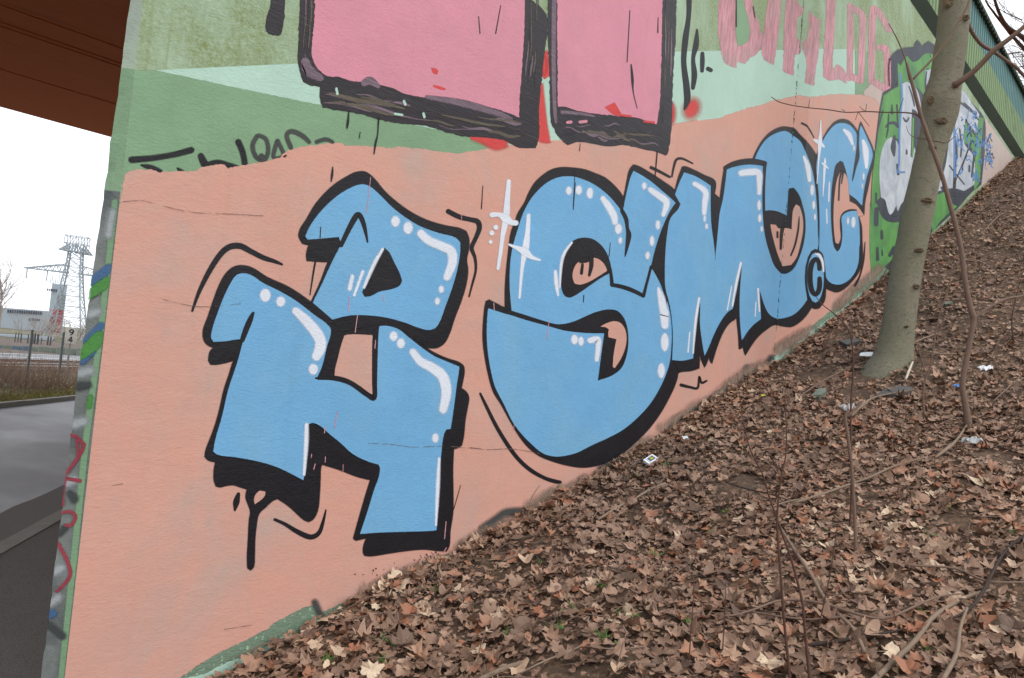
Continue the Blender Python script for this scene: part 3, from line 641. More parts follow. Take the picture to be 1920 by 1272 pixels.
for s in ([(370, 240, 24), (360, 360, 32), (355, 440, 40), (345, 540, 40), (325, 640, 28), (310, 760, 22), (290, 890, 18)], [(245, 490, 32), (300, 490, 26), (345, 515, 60), (385, 545, 36), (422, 550, 34)]): f.stroke(px('A', s), feather=2)
for d in dots('A', [(273, 583, 18), (243, 625, 18), (234, 692, 14)]): f.dot(*d)
f.build('sparkle', M['white'], wall, 'left white sparkle on the peach paint')
f = Film(8)
for s in ([(518, 495, 22), (510, 620, 28), (495, 740, 44), (470, 880, 20), (450, 1108, 10)], [(370, 710, 6), (440, 740, 26), (490, 765, 52), (540, 805, 26), (605, 828, 6)]): f.stroke(px('A', s), feather=2)
f.build('sparkle', M['white'], wall, 'white sparkle over the left edge of the S')
f = Film(11)
for s in ([(1412, 20, 3), (1408, 130, 14), (1405, 200, 30), (1395, 330, 9), (1382, 520, 3)], [(1360, 180, 14), (1400, 200, 30), (1437, 232, 12)], [(1445, 320, 3), (1442, 380, 16), (1428, 620, 3)], [(1420, 358, 6), (1445, 380, 16), (1468, 402, 6)]): f.stroke(px('C', s), feather=1.2)
f.build('sparkle', M['white'], wall, 'white double sparkle between the O and the C')

# ---- pink blocks framed in black brush strokes, upper middle
f = Film(3)
f.poly(P(('2', [(1575, 285), (1590, 420), (1562, 440), (1550, 420), (1556, 330)])), feather=4); f.poly(P(('2', [(1545, 470), (1570, 700), (1588, 800), (1530, 792), (1528, 600)])), feather=6)
f.poly(P(('2', [(1140, 768), (1340, 790), (1345, 818), (1290, 832), (1220, 800)])), feather=9)
f.dot(*px('3', [(890, 612, 36, 52)])[0], feather=14, rot=.35); f.dot(*px('3', [(778, 640, 18, 60)])[0], feather=8); f.dot(*px('3', [(60, 370, 12, 50)])[0], feather=6)
f.build('red_spray_spot', M['red'], wall)
f = Film(4)
f.poly(P(('2', [(195, UP*3), (185, 100), (178, 250), (175, 340), (190, 420), (205, 460), (240, 478), (300, 490), (300, 560), (315, 605), (400, 620), (520, 640), (620, 670), (720, 690), (900, 710), (1000, 740), (1100, 765), (1250, 775), (1330, 790), (1420, 830), (1510, 832), (1525, 800), (1530, 600), (1545, 450), (1560, 300), (1575, 200), (1575, 100), (1540, 40), (1500, 10), (1440, -40), (1440, UP*3)])), feather=.8, jag=.5, jagstep=4)
M['olive'] = streaky('olive_grey_brushed_paint', (84, 76, 64), (104, 94, 78), (50, 46, 46), .22)
fr1 = f.build('black_paint_frame', M['brushH'], wall)
f = Film(5); f.poly(P(('2', [(277, UP*3), (272, 0), (265, 150), (255, 250), (258, 335), (290, 390), (340, 428), (400, 432), (520, 462), (580, 440), (640, 478), (700, 492), (760, 522), (860, 545), (1000, 560), (1140, 590), (1290, 612), (1390, 650), (1418, 662), (1420, 560), (1440, 300), (1448, 100), (1448, -60), (1400, UP*3)])), feather=.8, jag=.45, jagstep=4); f.build('pink_block', M['pink'], fr1)
def brush(path, width, count, fr, film, wmax, amp=.5, seed=0):
    # separate bristle marks following a brush path
    r_ = random.Random(seed); S_ = spline(path, 12)
    for _ in range(count):
        a = r_.uniform(0, .8); b = min(1, a+r_.uniform(.1, .4)); i0, i1 = int(a*(len(S_)-1)), int(b*(len(S_)-1))
        if i1-i0 < 3: continue
        o = r_.uniform(-.5, .5); ph = r_.uniform(0, 6); wv = r_.uniform(2, wmax); q = []
        idx = list(range(i0, i1, max(1, (i1-i0)//6)))
        for k_, i_ in enumerate(idx):
            t = S_[min(i_+1, len(S_)-1)]-S_[max(i_-1, 0)]; t /= (np.linalg.norm(t)+1e-9); nrm = np.array((-t[1], t[0]))
            c = S_[i_]+nrm*width*(o+.12*amp*math.sin(ph+k_*.9)); e = math.sin(math.pi*(k_+.35)/(len(idx)))
            q.append((c[0], c[1], max(.6, wv*e)))
        if len(q) > 2: film.stroke(px(fr, q), feather=1.0, cap=False)
for seed_, col_, cnt_ in ((1, 'mauve', 9), (2, 'brushH', 10), (3, 'olive', 8)):
    f = Film(5.2+seed_*.3); brush([(330, 530), (600, 580), (900, 650), (1200, 700), (1440, 740)], 105, cnt_, '2', f, 26, .5, seed_)
    brush([(1490, -300), (1500, 200), (1480, 500), (1490, 780)], 70, 3, '2', f, 7, .2, seed_+10); brush([(232, -300), (225, 100), (215, 330), (240, 420)], 50, 4, '2', f, 7, .2, seed_+20)
    f.build({'mauve': 'mauve_bristle_mark', 'olive': 'olive_bristle_mark', 'brushH': 'black_bristle_mark'}[col_], M[col_], fr1)
f = Film(6); f.stroke(px('2', [(215, 350, 40), (235, 400, 52), (300, 440, 30)]), feather=3); f.stroke(px('2', [(545, 470, 30), (580, 456, 40), (625, 486, 20)]), feather=2); f.stroke(px('2', [(900, 548, 12), (1100, 582, 30), (1300, 640, 24), (1380, 670, 6)]), feather=3); f.build('mauve_brush_mark', M['mauve'], fr1)
f = Film(7)
for s in ([(720, 642), (760, 648)], [(770, 570), (778, 590)], [(880, 640), (885, 660)], [(390, 500), (396, 530)]): f.stroke(px('2', s), 4, feather=.6)
f.build('mint_gap', M['mint'], fr1)
f = Film(6); f.poly(P(('2', [(925, 385), (950, 390), (962, 402), (955, 420), (935, 412)])), feather=1.5); f.stroke(px('2', [(940, 485, 8), (970, 495, 14), (1000, 503, 6)])); f.build('red_scrape', M['red'], fr1)
f = Film(4)
f.poly(P(('3', [(85, UP*3), (82, 200), (90, 400), (95, 600), (105, 710), (120, 725), (125, 745), (150, 780), (190, 815), (260, 800), (340, 810), (420, 825), (500, 815), (600, 835), (690, 855), (740, 875), (755, 865), (770, 770), (780, 600), (785, 400), (800, 200), (795, UP*3)])), feather=.8, jag=.5, jagstep=4)
fr2 = f.build('black_paint_frame', M['brushV'], wall)
f = Film(5); f.poly(P(('3', [(135, UP*3), (135, 300), (138, 600), (160, 600), (250, 622), (300, 632), (400, 645), (500, 655), (560, 660), (640, 680), (690, 700), (702, 640), (712, 500), (718, 300), (722, 100), (726, UP*3)])), feather=.8, jag=.45, jagstep=4); f.build('pink_block', M['pink'], fr2)
f = Film(5.5); f.stroke(px('3', [(120, -300, 20), (112, 300, 20), (118, 600, 16), (126, 690, 10)]), feather=2); f.stroke(px('3', [(160, 632, 14), (260, 640, 12), (340, 655, 6)]), feather=2); f.build('mauve_brush_mark', M['mauve'], fr2)
for seed_, col_, cnt_ in ((4, 'mauve', 7), (5, 'brushH', 8), (6, 'olive', 6)):
    f = Film(5.2+(seed_-3)*.3); brush([(150, 700), (350, 730), (520, 750), (720, 790)], 110, cnt_, '3', f, 22, .7, seed_)
    brush([(760, -300), (755, 200), (745, 500), (740, 840)], 60, 3, '3', f, 7, .2, seed_+10)
    f.build({'mauve': 'mauve_bristle_mark', 'olive': 'olive_bristle_mark', 'brushH': 'black_bristle_mark'}[col_], M[col_], fr2)
f = Film(7); f.poly(P(('3', [(455, 578), (500, 655), (460, 650), (400, 605)])), feather=1); f.stroke(px('3', [(500, 650, 8), (545, 656, 8)])); f.stroke(px('3', [(620, 685, 6), (675, 690, 10)])); f.build('red_scrape', M['red'], fr2)
f = Film(7)
for d in ([(260, 688), (295, 684)], [(190, 690), (210, 688)]): f.stroke(px('3', d), 5, feather=.6)
f.build('pink_gap', M['pink'], fr2)
f = Film(3); f.poly(P(('1', [(1515, UP*3), (1522, 30), (1500, 100), (1495, 165), (1508, 190), (1535, 198), (1580, 196), (1595, 120), (1602, 0), (1602, UP*3)])), feather=.8, jag=.4); f.build('black_brush_stroke', M['brushV'], wall)
for L in (px('3', [(880, -900, 26), (870, -300, 26), (875, -20, 28), (872, 100, 24), (855, 220, 32), (845, 350, 28), (860, 480, 34), (865, 560, 34), (850, 615, 10)]), px('3', [(920, 168, 8), (915, 250, 30), (898, 330, 20), (905, 420, 30), (897, 495, 20)]), px('3', [(950, 302, 20), (950, 350, 24), (948, 400, 18)]), px('3', [(982, 388, 22), (998, 396, 20)])):
    f = Film(4); f.stroke(L, feather=.8); f.build('black_wavy_line', M['black'], wall)
# runs and flicks of black paint
f = Film(8)
for s in (px('2', [(460, 630, 5), (455, 690, 12), (450, 722, 6)]), px('2', [(628, 665, 8), (622, 760, 5), (612, 800, 10), (602, 866, 5)]), px('2', [(370, 940, 4), (366, 985, 12), (361, 1022, 4)]), px('2', [(524, 745, 3), (519, 778, 3)]), px('2', [(1190, 95, 3), (1198, 190, 4)]), px('2', [(1314, 32, 3), (1286, 190, 5)]), px('2', [(1214, 1045, 2), (1206, 1175, 4)]),
          px('3', [(695, 850, 6), (683, 995, 5)]), px('3', [(541, 60, 3), (525, 350, 4)]), px('3', [(548, 365, 6), (555, 440, 14), (560, 520, 5), (582, 610, 3)]), px('3', [(700, 100, 3), (698, 185, 6)]), px('3', [(262, 810, 2), (258, 850, 3)]), px('3', [(1140, -30, 4), (1140, 150, 7)]), px('3', [(1235, 40, 6), (1245, 100, 4)]),
          px('a', [(752, 572, 8), (740, 640, 8), (722, 760, 4)]), px('a', [(782, 378, 3), (778, 440, 4)]), px('A', [(1127, 700, 3), (1118, 800, 4)]), px('A', [(868, 250, 2), (852, 440, 3)]), px('A', [(930, 1090, 6), (927, 1140, 4)]), px('3', [(232, 960, 2), (222, 1180, 3)]), px('p', [(863, 910, .6), (850, 955, 1)])):
    f.stroke(s, feather=.5)
f.build('paint_run', M['black'], wall)
f = Film(9)
for s in ([(1062, 100), (1040, 300)], [(1572, 310), (1574, 335)], [(945, 770), (938, 850)], [(1135, 760), (1137, 795)], [(988, 875), (975, 970)], [(1090, 1015), (1086, 1060)]): f.stroke(px('a', s), 1.1, feather=.4)
for s in ([(806, 365), (802, 395)], [(875, 275), (858, 370)], [(730, 515), (728, 535)], [(808, 530), (806, 560)], [(750, 570), (742, 600)], [(908, 575), (906, 610)], [(1486, 895), (1478, 990)], [(1488, 1042), (1472, 1068)]): f.stroke(px('b', s), 1.3, feather=.4)
for s in ([(598, 140), (590, 190)], [(590, 200), (583, 268)], [(366, 830), (360, 870)], [(230, 30), (232, 75)]): f.stroke(px('B', s), 1.0, feather=.4)
f.build('pink_scratch', M['palepink'], wall)
# hairline cracks
n = N('crack_shadow_line'); n.color(lin((120, 100, 92))); n.rough(.9); n.cover(n.math('MULTIPLY', n.attr('cov'), n.ramp(n.noise(20, 4), [(.4, 0.0), (.55, .8)]))); M['crack'] = n.m
f = Film(9)
for s in (px('1', [(690, 1135), (800, 1130), (900, 1155), (1080, 1195), (1300, 1205), (1480, 1215)]), px('b', [(1050, 455), (1180, 460), (1300, 475), (1470, 470), (1600, 480), (1680, 482)]), px('p', [(875, 838), (910, 843), (960, 842), (1010, 850)]), px('L', [(465, 468), (510, 460)]),
          px('p', [(300, 560), (370, 575), (450, 570)]), px('p', [(420, 1180), (470, 1172)])):
    f.stroke(s, .5, feather=.9)
f.build('hairline_crack', M['crack'], wall)
# dark drops low on the wall
f = Film(9)
for i in range(46):
    t = random.random(); x = 640+t*205; y = 1092-t*60+random.gauss(0, 5)
    if random.random() < .6: x = random.gauss(820, 14); y = random.gauss(1046, 5)
    f.dot(x, y, random.uniform(.6, 2.0), random.uniform(.5, 1.3), feather=.4, rot=random.random()*3)
tag(f.build('paint_splatter', M['black'], wall), kind='stuff')
# ---- DIALOG in thin pink
dl = {'D': [P(('3', [(1060, -250), (1065, 330), (1090, 365), (1140, 380), (1145, 345), (1190, 360), (1220, 325), (1260, 300), (1290, 220), (1270, 150), (1240, 50), (1215, -60), (1150, -250)]))],
      'I': [P(('3', [(1345, -250), (1325, -20), (1300, 150), (1285, 300), (1300, 340), (1350, 365), (1360, 300), (1385, 100), (1392, -250)]))],
      'A': [P(('4', [(280, -120), (275, -20), (262, 150), (255, 400), (250, 490), (320, 525), (330, 400), (335, 380), (370, 370), (375, 290), (340, 260), (345, 130), (385, 90), (390, 60), (350, 20), (335, -120)])), P(('4', [(430, 70), (450, 100), (510, 150), (500, 250), (490, 400), (470, 520), (465, 595), (405, 575), (410, 400), (385, 340), (390, 290), (420, 270), (435, 180)]))],
      'L': [P(('4', [(560, -160), (545, 200), (530, 400), (528, 530), (570, 560), (640, 550), (690, 580), (690, 520), (640, 455), (620, 450), (595, 490), (595, 400), (605, 200), (618, -160)]))]}
for k, polys in dl.items():
    f = Film(3)
    for p_ in polys: f.poly(p_, feather=1, jag=.5)
    f.build('pink_letter', M['palepink'], wall, 'thin pink letter %s' % k)
f = Film(4); f.poly(P(('3', [(1140, -200), (1138, 100), (1140, 200), (1150, 262), (1200, 240), (1215, 190), (1210, 130), (1185, 20), (1165, -200)])), feather=1); f.build('moss_gap', M['green'], wall)
f = Film(3)
for s in ([(716, 45), (716, 300), (712, 540)], [(735, 60), (800, 115), (798, 300), (790, 560)], [(735, 535), (770, 555)]): f.stroke(px('4', s), 42/3.692, feather=1)
f.build('pink_letter', M['palepink'], wall, 'thin pink letter O')
f = Film(3)
for s in ([(878, 60), (868, 150), (862, 560)], [(905, 75), (940, 130), (985, 205)], [(885, 570), (930, 600), (975, 630)], [(975, 600), (975, 500), (968, 350), (920, 330)]): f.stroke(px('4', s), 42/3.692, feather=1)
f.build('pink_letter', M['palepink'], wall, 'thin pink letter G')
# ---- black tag cut off by the peach paint
f = Film(1.6)
for s in ([(740, 900, 36), (860, 890, 30), (980, 870, 30), (1075, 845, 34)], [(795, 930, 8), (850, 945, 26), (900, 968, 28)], [(1000, 950, 10), (1030, 975, 24)], [(1130, 880, 36), (1150, 925, 44)], [(1160, 930, 26), (1220, 915, 28), (1280, 930, 30), (1340, 945, 20)], [(1340, 800, 32), (1365, 860, 32), (1378, 930, 30)]): f.stroke(px('1', [(a, b, c*.72) for a, b, c in s]), feather=3.4)
f.build('black_tag', M['black'], wall)
f = Film(1.6)
for s in ([(1445, 768, 22), (1420, 820, 22), (1440, 885, 22), (1485, 900, 22), (1508, 850, 20), (1495, 785, 20), (1455, 763, 18)], [(1560, 795, 22), (1545, 840, 20), (1540, 890, 18), (1600, 885, 24)], [(1565, 800, 18), (1600, 875, 20)], [(1635, 830, 22), (1612, 765, 22), (1640, 740, 24), (1700, 765, 24), (1738, 800, 18)], [(1780, 800, 16), (1830, 785, 18), (1870, 800, 14)]): f.stroke(px('1', [(a, b, c*.75) for a, b, c in s]), feather=3.2)
f.dot(*px('1', [(1470, 882, 16, 18)])[0]); f.build('faded_tag', M['dkgreyspray'], wall)

M['palegrey'] = paint('mid_grey_spray', (150, 156, 166), None, 0, .08, soft=True)
# ---- the second piece, green and white, behind the tree
f = Film(3)
f.poly(P(('7', [(195, 400), (200, 330), (240, 280), (330, 262), (345, 225), (370, 262), (405, 232), (450, 262), (470, 420), (390, 520), (250, 500), (200, 490)])), feather=5)
f.poly(P(('7', [(160, 505), (205, 480), (420, 300), (640, 560), (705, 640), (712, 760), (690, 1000), (640, 1040), (560, 1130), (420, 1260), (410, 1400), (300, 1470), (215, 1470), (120, 1400), (100, 1272), (96, 1100), (108, 900), (122, 780), (140, 620)])), feather=2)
pc = f.build('graffiti_piece', M['pieceD'], wall, 'green and white graffiti piece half hidden by the tree')
f = Film(4)
f.poly(P(('7', [(165, 520), (200, 495), (245, 470), (240, 340), (255, 360), (290, 305), (320, 340), (350, 330), (385, 295), (415, 290), (438, 305), (430, 380), (395, 370), (385, 520), (350, 480), (265, 445), (258, 600), (252, 760), (215, 742), (180, 770), (150, 850), (142, 950), (145, 1080), (160, 1185), (240, 1195), (262, 1220), (262, 1300), (102, 1290), (98, 1100), (110, 900), (125, 780), (145, 620)])), feather=1.2)
f.poly(P(('8', [(44, 0), (58, 120), (250, 125), (250, 200), (240, 300), (205, 330), (190, 400), (150, 440), (100, 500), (60, 530), (48, 450), (40, 300)])), feather=1.5)
f.poly(P(('7', [(640, 800), (600, 770), (605, 640), (625, 700), (660, 740), (680, 640), (705, 640), (695, 760), (688, 860), (680, 990), (655, 1030), (660, 860)])), feather=1.2)
f.poly(P(('7', [(430, 1260), (425, 1150), (450, 1060), (500, 1040), (520, 1100), (560, 1120), (470, 1200)])), feather=1.5); f.poly(P(('7', [(495, 880), (515, 640), (522, 640), (508, 885)])), feather=1); f.poly(P(('7', [(316, 850), (320, 640), (328, 640), (324, 850)])), feather=.8)
f.build('green_fill', M['lime'], pc)
f = Film(5)
f.poly(P(('7', [(265, 455), (290, 445), (335, 475), (362, 560), (365, 640), (338, 600), (315, 590), (308, 850), (322, 858), (330, 800), (345, 900), (300, 1000), (290, 1080), (262, 1100), (240, 1145), (232, 1110), (205, 1160), (178, 1170), (172, 1090), (150, 1070), (142, 950), (150, 840), (180, 762), (205, 745), (235, 770), (250, 830), (258, 620)])), feather=1.2)
f.poly(P(('7', [(390, 385), (425, 375), (405, 480), (385, 520)])), feather=1); f.poly(P(('7', [(560, 475), (600, 500), (640, 560), (680, 620), (665, 720), (605, 640), (600, 780), (650, 850), (655, 1000), (600, 1035), (545, 1020), (480, 1030), (450, 1040), (500, 900), (520, 750), (545, 600)])), feather=1.2)
f.build('white_fill', M['pieceW'], pc)
f = Film(6)
for s in ([(222, 740, 10), (215, 800, 26), (220, 845, 8)], [(175, 690, 6), (190, 672, 10), (222, 668, 14), (240, 690, 8)], [(208, 570, 4), (208, 615, 12)], [(235, 570, 6), (240, 690, 6)], [(288, 815, 6), (288, 835, 8)], [(125, 1135, 20), (122, 1215, 22)], [(122, 1050, 8), (122, 1100, 6)], [(238, 895, 12), (242, 945, 12)], [(545, 640, 5), (550, 850, 12), (545, 1060, 14)], [(560, 760, 4), (560, 860, 8)], [(480, 1020, 14), (520, 1050, 10), (600, 1060, 12)], [(600, 1000, 5), (520, 900, 5)], [(560, 540, 6), (620, 590, 8), (660, 620, 6)], [(612, 650, 4), (640, 740, 6)], [(628, 900, 8), (628, 930, 8)], [(590, 900, 6), (640, 760, 6)]): f.stroke(px('7', s), feather=.8)
for s in ([(85, 60, 16), (85, 120, 22), (92, 160, 8)], [(122, 200, 12), (124, 250, 18)], [(92, 320, 12), (94, 400, 20)], [(126, 335, 6), (126, 370, 8)], [(180, 370, 20), (210, 320, 26)], [(120, 0, 60), (150, 90, 50), (200, 118, 40), (270, 110, 36)]): f.stroke(px('8', s), feather=.9)
for s in ([(190, 620, 5), (186, 700, 7), (178, 745, 4)], [(300, 470, 4), (318, 520, 7), (330, 575, 5)], [(270, 640, 5), (285, 660, 9), (300, 640, 5)], [(395, 390, 5), (390, 450, 7), (392, 520, 5)], [(120, 800, 5), (132, 700, 7), (160, 600, 5)], [(500, 700, 5), (505, 800, 8), (498, 880, 5)], [(600, 560, 6), (640, 600, 9), (676, 650, 6)], [(640, 960, 6), (650, 880, 9), (655, 820, 5)], [(575, 700, 5), (585, 790, 8), (580, 850, 5)], [(660, 740, 5), (690, 700, 7)]): f.stroke(px('7', s), feather=.8)
f.build('black_detail', M['pieceD'], pc)

f = Film(7)
for s in ([(252, 400), (262, 520), (250, 700), (248, 860), (240, 930)], [(240, 935), (275, 935)], [(545, 650), (548, 960)]): f.stroke(px('7', s), 2.2, feather=1)
rs = random.Random(3)
for i in range(34):
    cx = rs.uniform(560, 690); cy = rs.uniform(560+(cx-560)*.6, 960); q = [(cx, cy)]
    for k in range(4): q.append((q[-1][0]+rs.uniform(-16, 16), q[-1][1]+rs.uniform(-34, 34)))
    f.stroke(px('7', q), 1.1, feather=.6)
for i in range(18):
    cx = rs.uniform(705, 765); cy = rs.uniform(720, 900); q = [(cx, cy)]
    for k in range(4): q.append((q[-1][0]+rs.uniform(-12, 12), q[-1][1]+rs.uniform(-30, 30)))
    f.stroke(px('7', q), .9, feather=.5)
tag(f.build('blue_scribble', M['sblue'], pc), kind='stuff')
f = Film(3); f.poly(P(('7', [(712, 640), (860, 850), (850, 900), (690, 1010), (692, 860)])), feather=1.5); f.build('grey_pink_primer', M['greypeach'], wall)
f = Film(6)
for i in range(7):
    cx = rs.uniform(725, 750); cy = rs.uniform(740, 880); q = [(cx, cy)]
    for k in range(3): q.append((q[-1][0]+rs.uniform(-9, 9), q[-1][1]+rs.uniform(-34, 34)))
    f.stroke(px('7', q), .9, feather=.5)
tag(f.build('black_scribble', M['pieceD'], wall), kind='stuff')

# ---- paint on the chamfered corner
def chamfer(x, y, off):
    r = ray(x, y); t = (CORNER_X+WALL_Y)/(r[0]+r[1]); p = r*t
    cx_ = min(max(p[0], CORNER_X-float(np.interp(p[2], [-.2, 1.2], [.054, .030]))*.99), CORNER_X-.0005); p = np.array((cx_, CORNER_X+WALL_Y-cx_, p[2]))
    p = p + np.array((-.707, -.707, 0))*(.0012+off)
    return p
f = Film(3, chamfer)
for s in ([(216, 380, 9), (190, 620, 10), (165, 800, 10), (140, 1040, 10), (116, 1272, 10)],): f.stroke(px('p', s), feather=3)
f.build('green_edge_line', M['green'], wall)
f = Film(4, chamfer)
for s in ([(168, 530, 10), (205, 505, 14)], [(160, 640, 6), (190, 612, 10)], [(155, 680, 4), (176, 660, 5)], [(92, 1150, 16), (100, 1150, 10)]): f.stroke(px('p', s), feather=5.5)
f.build('blue_paint_band', M['chblue'], wall)
f = Film(5, chamfer)
for s in ([(164, 554, 14), (202, 530, 16)], [(154, 664, 16), (188, 635, 24)], [(170, 745, 5), (168, 762, 6)]): f.stroke(px('p', s), feather=5)
f.build('green_paint_band', M['chgreen'], wall)
f = Film(4.5, chamfer)
for s in ([(150, 700, 14), (170, 696, 10)], [(142, 795, 16), (158, 790, 12)], [(128, 905, 12), (140, 900, 10)], [(104, 1070, 16), (116, 1065, 10)], [(96, 1130, 12), (110, 1120, 8)], [(205, 440, 10), (212, 400, 8)], [(170, 590, 10), (184, 585, 8)]): f.stroke(px('p', [(a, b, c*.45) for a, b, c in s]), feather=13)
f.build('pale_overspray', M['palesoft'], wall)
f = Film(5, chamfer)
for s in ([(148, 725, 14), (166, 722, 10)], [(132, 925, 8), (140, 935, 16)], [(92, 1172, 8), (118, 1192, 10)], [(112, 1000, 8), (122, 990, 8)]): f.stroke(px('p', [(a, b, c*.5) for a, b, c in s]), feather=9)
f.build('dark_spray', M['darksoft'], wall)
f = Film(7, chamfer)
for s in ([(286, 255, 10), (320, 264, 12)], [(318, 262, 12), (352, 297, 14)], [(352, 297, 15), (336, 338, 14), (276, 420, 12)], [(321, 268, 9), (328, 345, 10)], [(277, 438, 12), (335, 448, 14)], [(275, 438, 12), (264, 490, 14), (263, 550, 12)], [(260, 580, 10), (295, 577, 12), (317, 597, 13), (301, 630, 12), (274, 633, 10)], [(243, 708, 14), (280, 775, 14), (296, 830, 14), (285, 862, 14)], [(285, 862, 14), (241, 908, 10)]): f.stroke(px('L', s), feather=1.2)
f.build('red_marker_letter', M['dred'], wall)
# ------------------------------------------------------------------ the bridge deck
n = N('red_brown_deck_paint'); g = n.noise(3, 5, .6, n.map((.25, 3, 1), rot=(0, 0, .05)))
c = n.mix(g, lin((208, 110, 56)), lin((192, 98, 50)))
ln = n.ramp(n.noise(1.2, 2, .5, n.map((.12, 5, 1), rot=(0, 0, .12))), [(.49, 0.0), (.5, .35), (.51, 0.0)]); c = n.mix(ln, c, lin((130, 66, 34)))
n.color(c); n.rough(.75); n.bump(n.noise(8, 4), .3, .02); M['soffit'] = n.m
n = N('ribbed_green_steel'); sz = n.t.nodes.new('ShaderNodeSeparateXYZ'); n.t.links.new(n.pos, sz.inputs[0])
hi = n.ramp(n.math('ADD', n.math('MULTIPLY', sz.outputs[2], .5), n.math('MULTIPLY', n.math('SUBTRACT', n.noise(2, 4), .5), .02)), [(.0, 0.0), (1.0, 1.0)])
band = n.math('GREATER_THAN', n.math('ADD', sz.outputs[2], n.math('MULTIPLY', n.math('SUBTRACT', n.noise(3, 3), .5), .02)), 5.66)
low = n.mix(n.noise(5, 5, .7), lin((136, 158, 112)), lin((116, 142, 104)))
c = n.mix(band, low, lin((92, 132, 130)))
ru = n.ramp(n.noise(1.3, 6, .7, n.map((1, 1, .6))), [(.58, 0.0), (.7, .8)]); c = n.mix(ru, c, lin((86, 84, 52)))
n.color(c); n.rough(.6); M['fascia'] = n.m
n = N('dark_green_steel'); n.color(n.mix(n.noise(4, 4), lin((52, 70, 48)), lin((38, 48, 36)))); n.rough(.7); M['dksteel'] = n.m
deck = tag(empty('bridge_deck', (8, WALL_Y, DECK_Z)), 'bridge deck with ribbed green steel side and red-brown underside', 'bridge deck')
m_ = MB(); m_.add([(-45, 2.9, DECK_Z), (CORNER_X+.3, 2.9, DECK_Z), (CORNER_X+.3, 22.35, DECK_Z), (-45, 22.35, DECK_Z), (-45, 2.9, 6.1), (30, 2.9, 6.1), (30, 22.35, 6.1), (-45, 22.35, 6.1), (30, 2.9, DECK_Z+.004), (30, 22.35, DECK_Z+.004), (CORNER_X+.3, 2.9, DECK_Z+.004), (CORNER_X+.3, 22.35, DECK_Z+.004)],
                [(0, 1, 2, 3), (4, 5, 6, 7), (3, 2, 11, 9, 6, 7), (10, 8, 9, 11), (8, 5, 6, 9), (0, 3, 7, 4)])
m_.build('underside', M['soffit'], deck)
m_ = MB(); m_.add([(-45, 2.905, DECK_Z), (30, 2.905, DECK_Z), (30, 2.905, 6.1), (-45, 2.905, 6.1)], [(0, 1, 2, 3)]); m_.build('edge_beam', M['dksteel'], deck)
m_ = MB()
for q in ((60, 62), (100, 160), (30, 20), (150, 100)):
    yy = on_z(q[0], q[1], DECK_Z)[1]; m_ = MB(); m_.box((-10, yy, DECK_Z-.006), (40, .02, .012)); m_.build('formwork_seam', M['soffit'], deck)
# ribbed side sheet: trapezoid ribs as real relief
vs = []; fs = []; xx = -20.0; per = .15; prof = [(0, 0), (.045, 0), (.07, -.04), (.125, -.04), (.15, 0)]
xs_ = []
while xx < 29:
    for a, b in prof[:-1]: xs_.append((xx+a, 2.885+b))
    xx += per
for x, y in xs_: vs += [(x, y, DECK_Z-.02), (x, y, 6.13)]
fs = [(2*i, 2*i+2, 2*i+3, 2*i+1) for i in range(len(xs_)-1)]
mesh_obj('ribbed_side_sheet', vs, fs, M['fascia'], deck)
m_ = MB(); m_.box((5, 2.85, 6.16), (50, .13, .05)); m_.build('cap_rail', M['dksteel'], deck)
m_ = MB()
for i in range(150): m_.box((8+i*.15, 2.79, 6.13), (.03, .02, .09))
tag(m_.build('cap_teeth', M['dksteel'], deck), kind='stuff')
m_ = MB(); m_.add([(1.3, 2.922, 4.965), (30, 2.922, 4.965), (1.3, 2.838, 5.122), (30, 2.838, 5.122), (1.3, 2.88, 5.128), (30, 2.88, 5.128), (1.3, 2.995, 5.128), (1.3, 2.995, 4.965)], [(0, 1, 3, 2), (2, 3, 5, 4), (0, 2, 4, 6, 7)]); m_.build('haunch', M['dksteel'], deck)

# ------------------------------------------------------------------ ground
n = N('woodland_soil'); c = n.mix(n.noise(6, 6, .7), lin((78, 62, 51)), lin((108, 88, 72)))
c = n.mix(n.ramp(n.noise(22, 5, .7), [(.5, 0.0), (.62, .8)]), c, lin((136, 108, 86))); n.color(c); n.rough(.95)
n.bump(n.noise(18, 6, .7), .8, .04); M['soil'] = n.m
gx = np.concatenate([np.linspace(-4, 1, 14), np.arange(1.08, 9, .09), np.arange(9, 26, .22), np.linspace(27, 60, 12)])
gy = np.concatenate([np.linspace(-25, -3, 14), np.arange(-2.8, WALL_Y-.02, .11), [WALL_Y-.012]])
XX, YY = np.meshgrid(gx, gy, indexing='ij'); ZZ = ground_z(XX, YY) + rng.normal(0, .006, XX.shape)
vs = np.stack([XX, YY, ZZ], -1).reshape(-1, 3); ny = len(gy)
fs = [(i*ny+j, (i+1)*ny+j, (i+1)*ny+j+1, i*ny+j+1) for i in range(len(gx)-1) for j in range(ny-1)]
bank = tag(mesh_obj('embankment', vs, fs, M['soil'], smooth=True), 'sloping earth bank rising to the right', kind='structure')

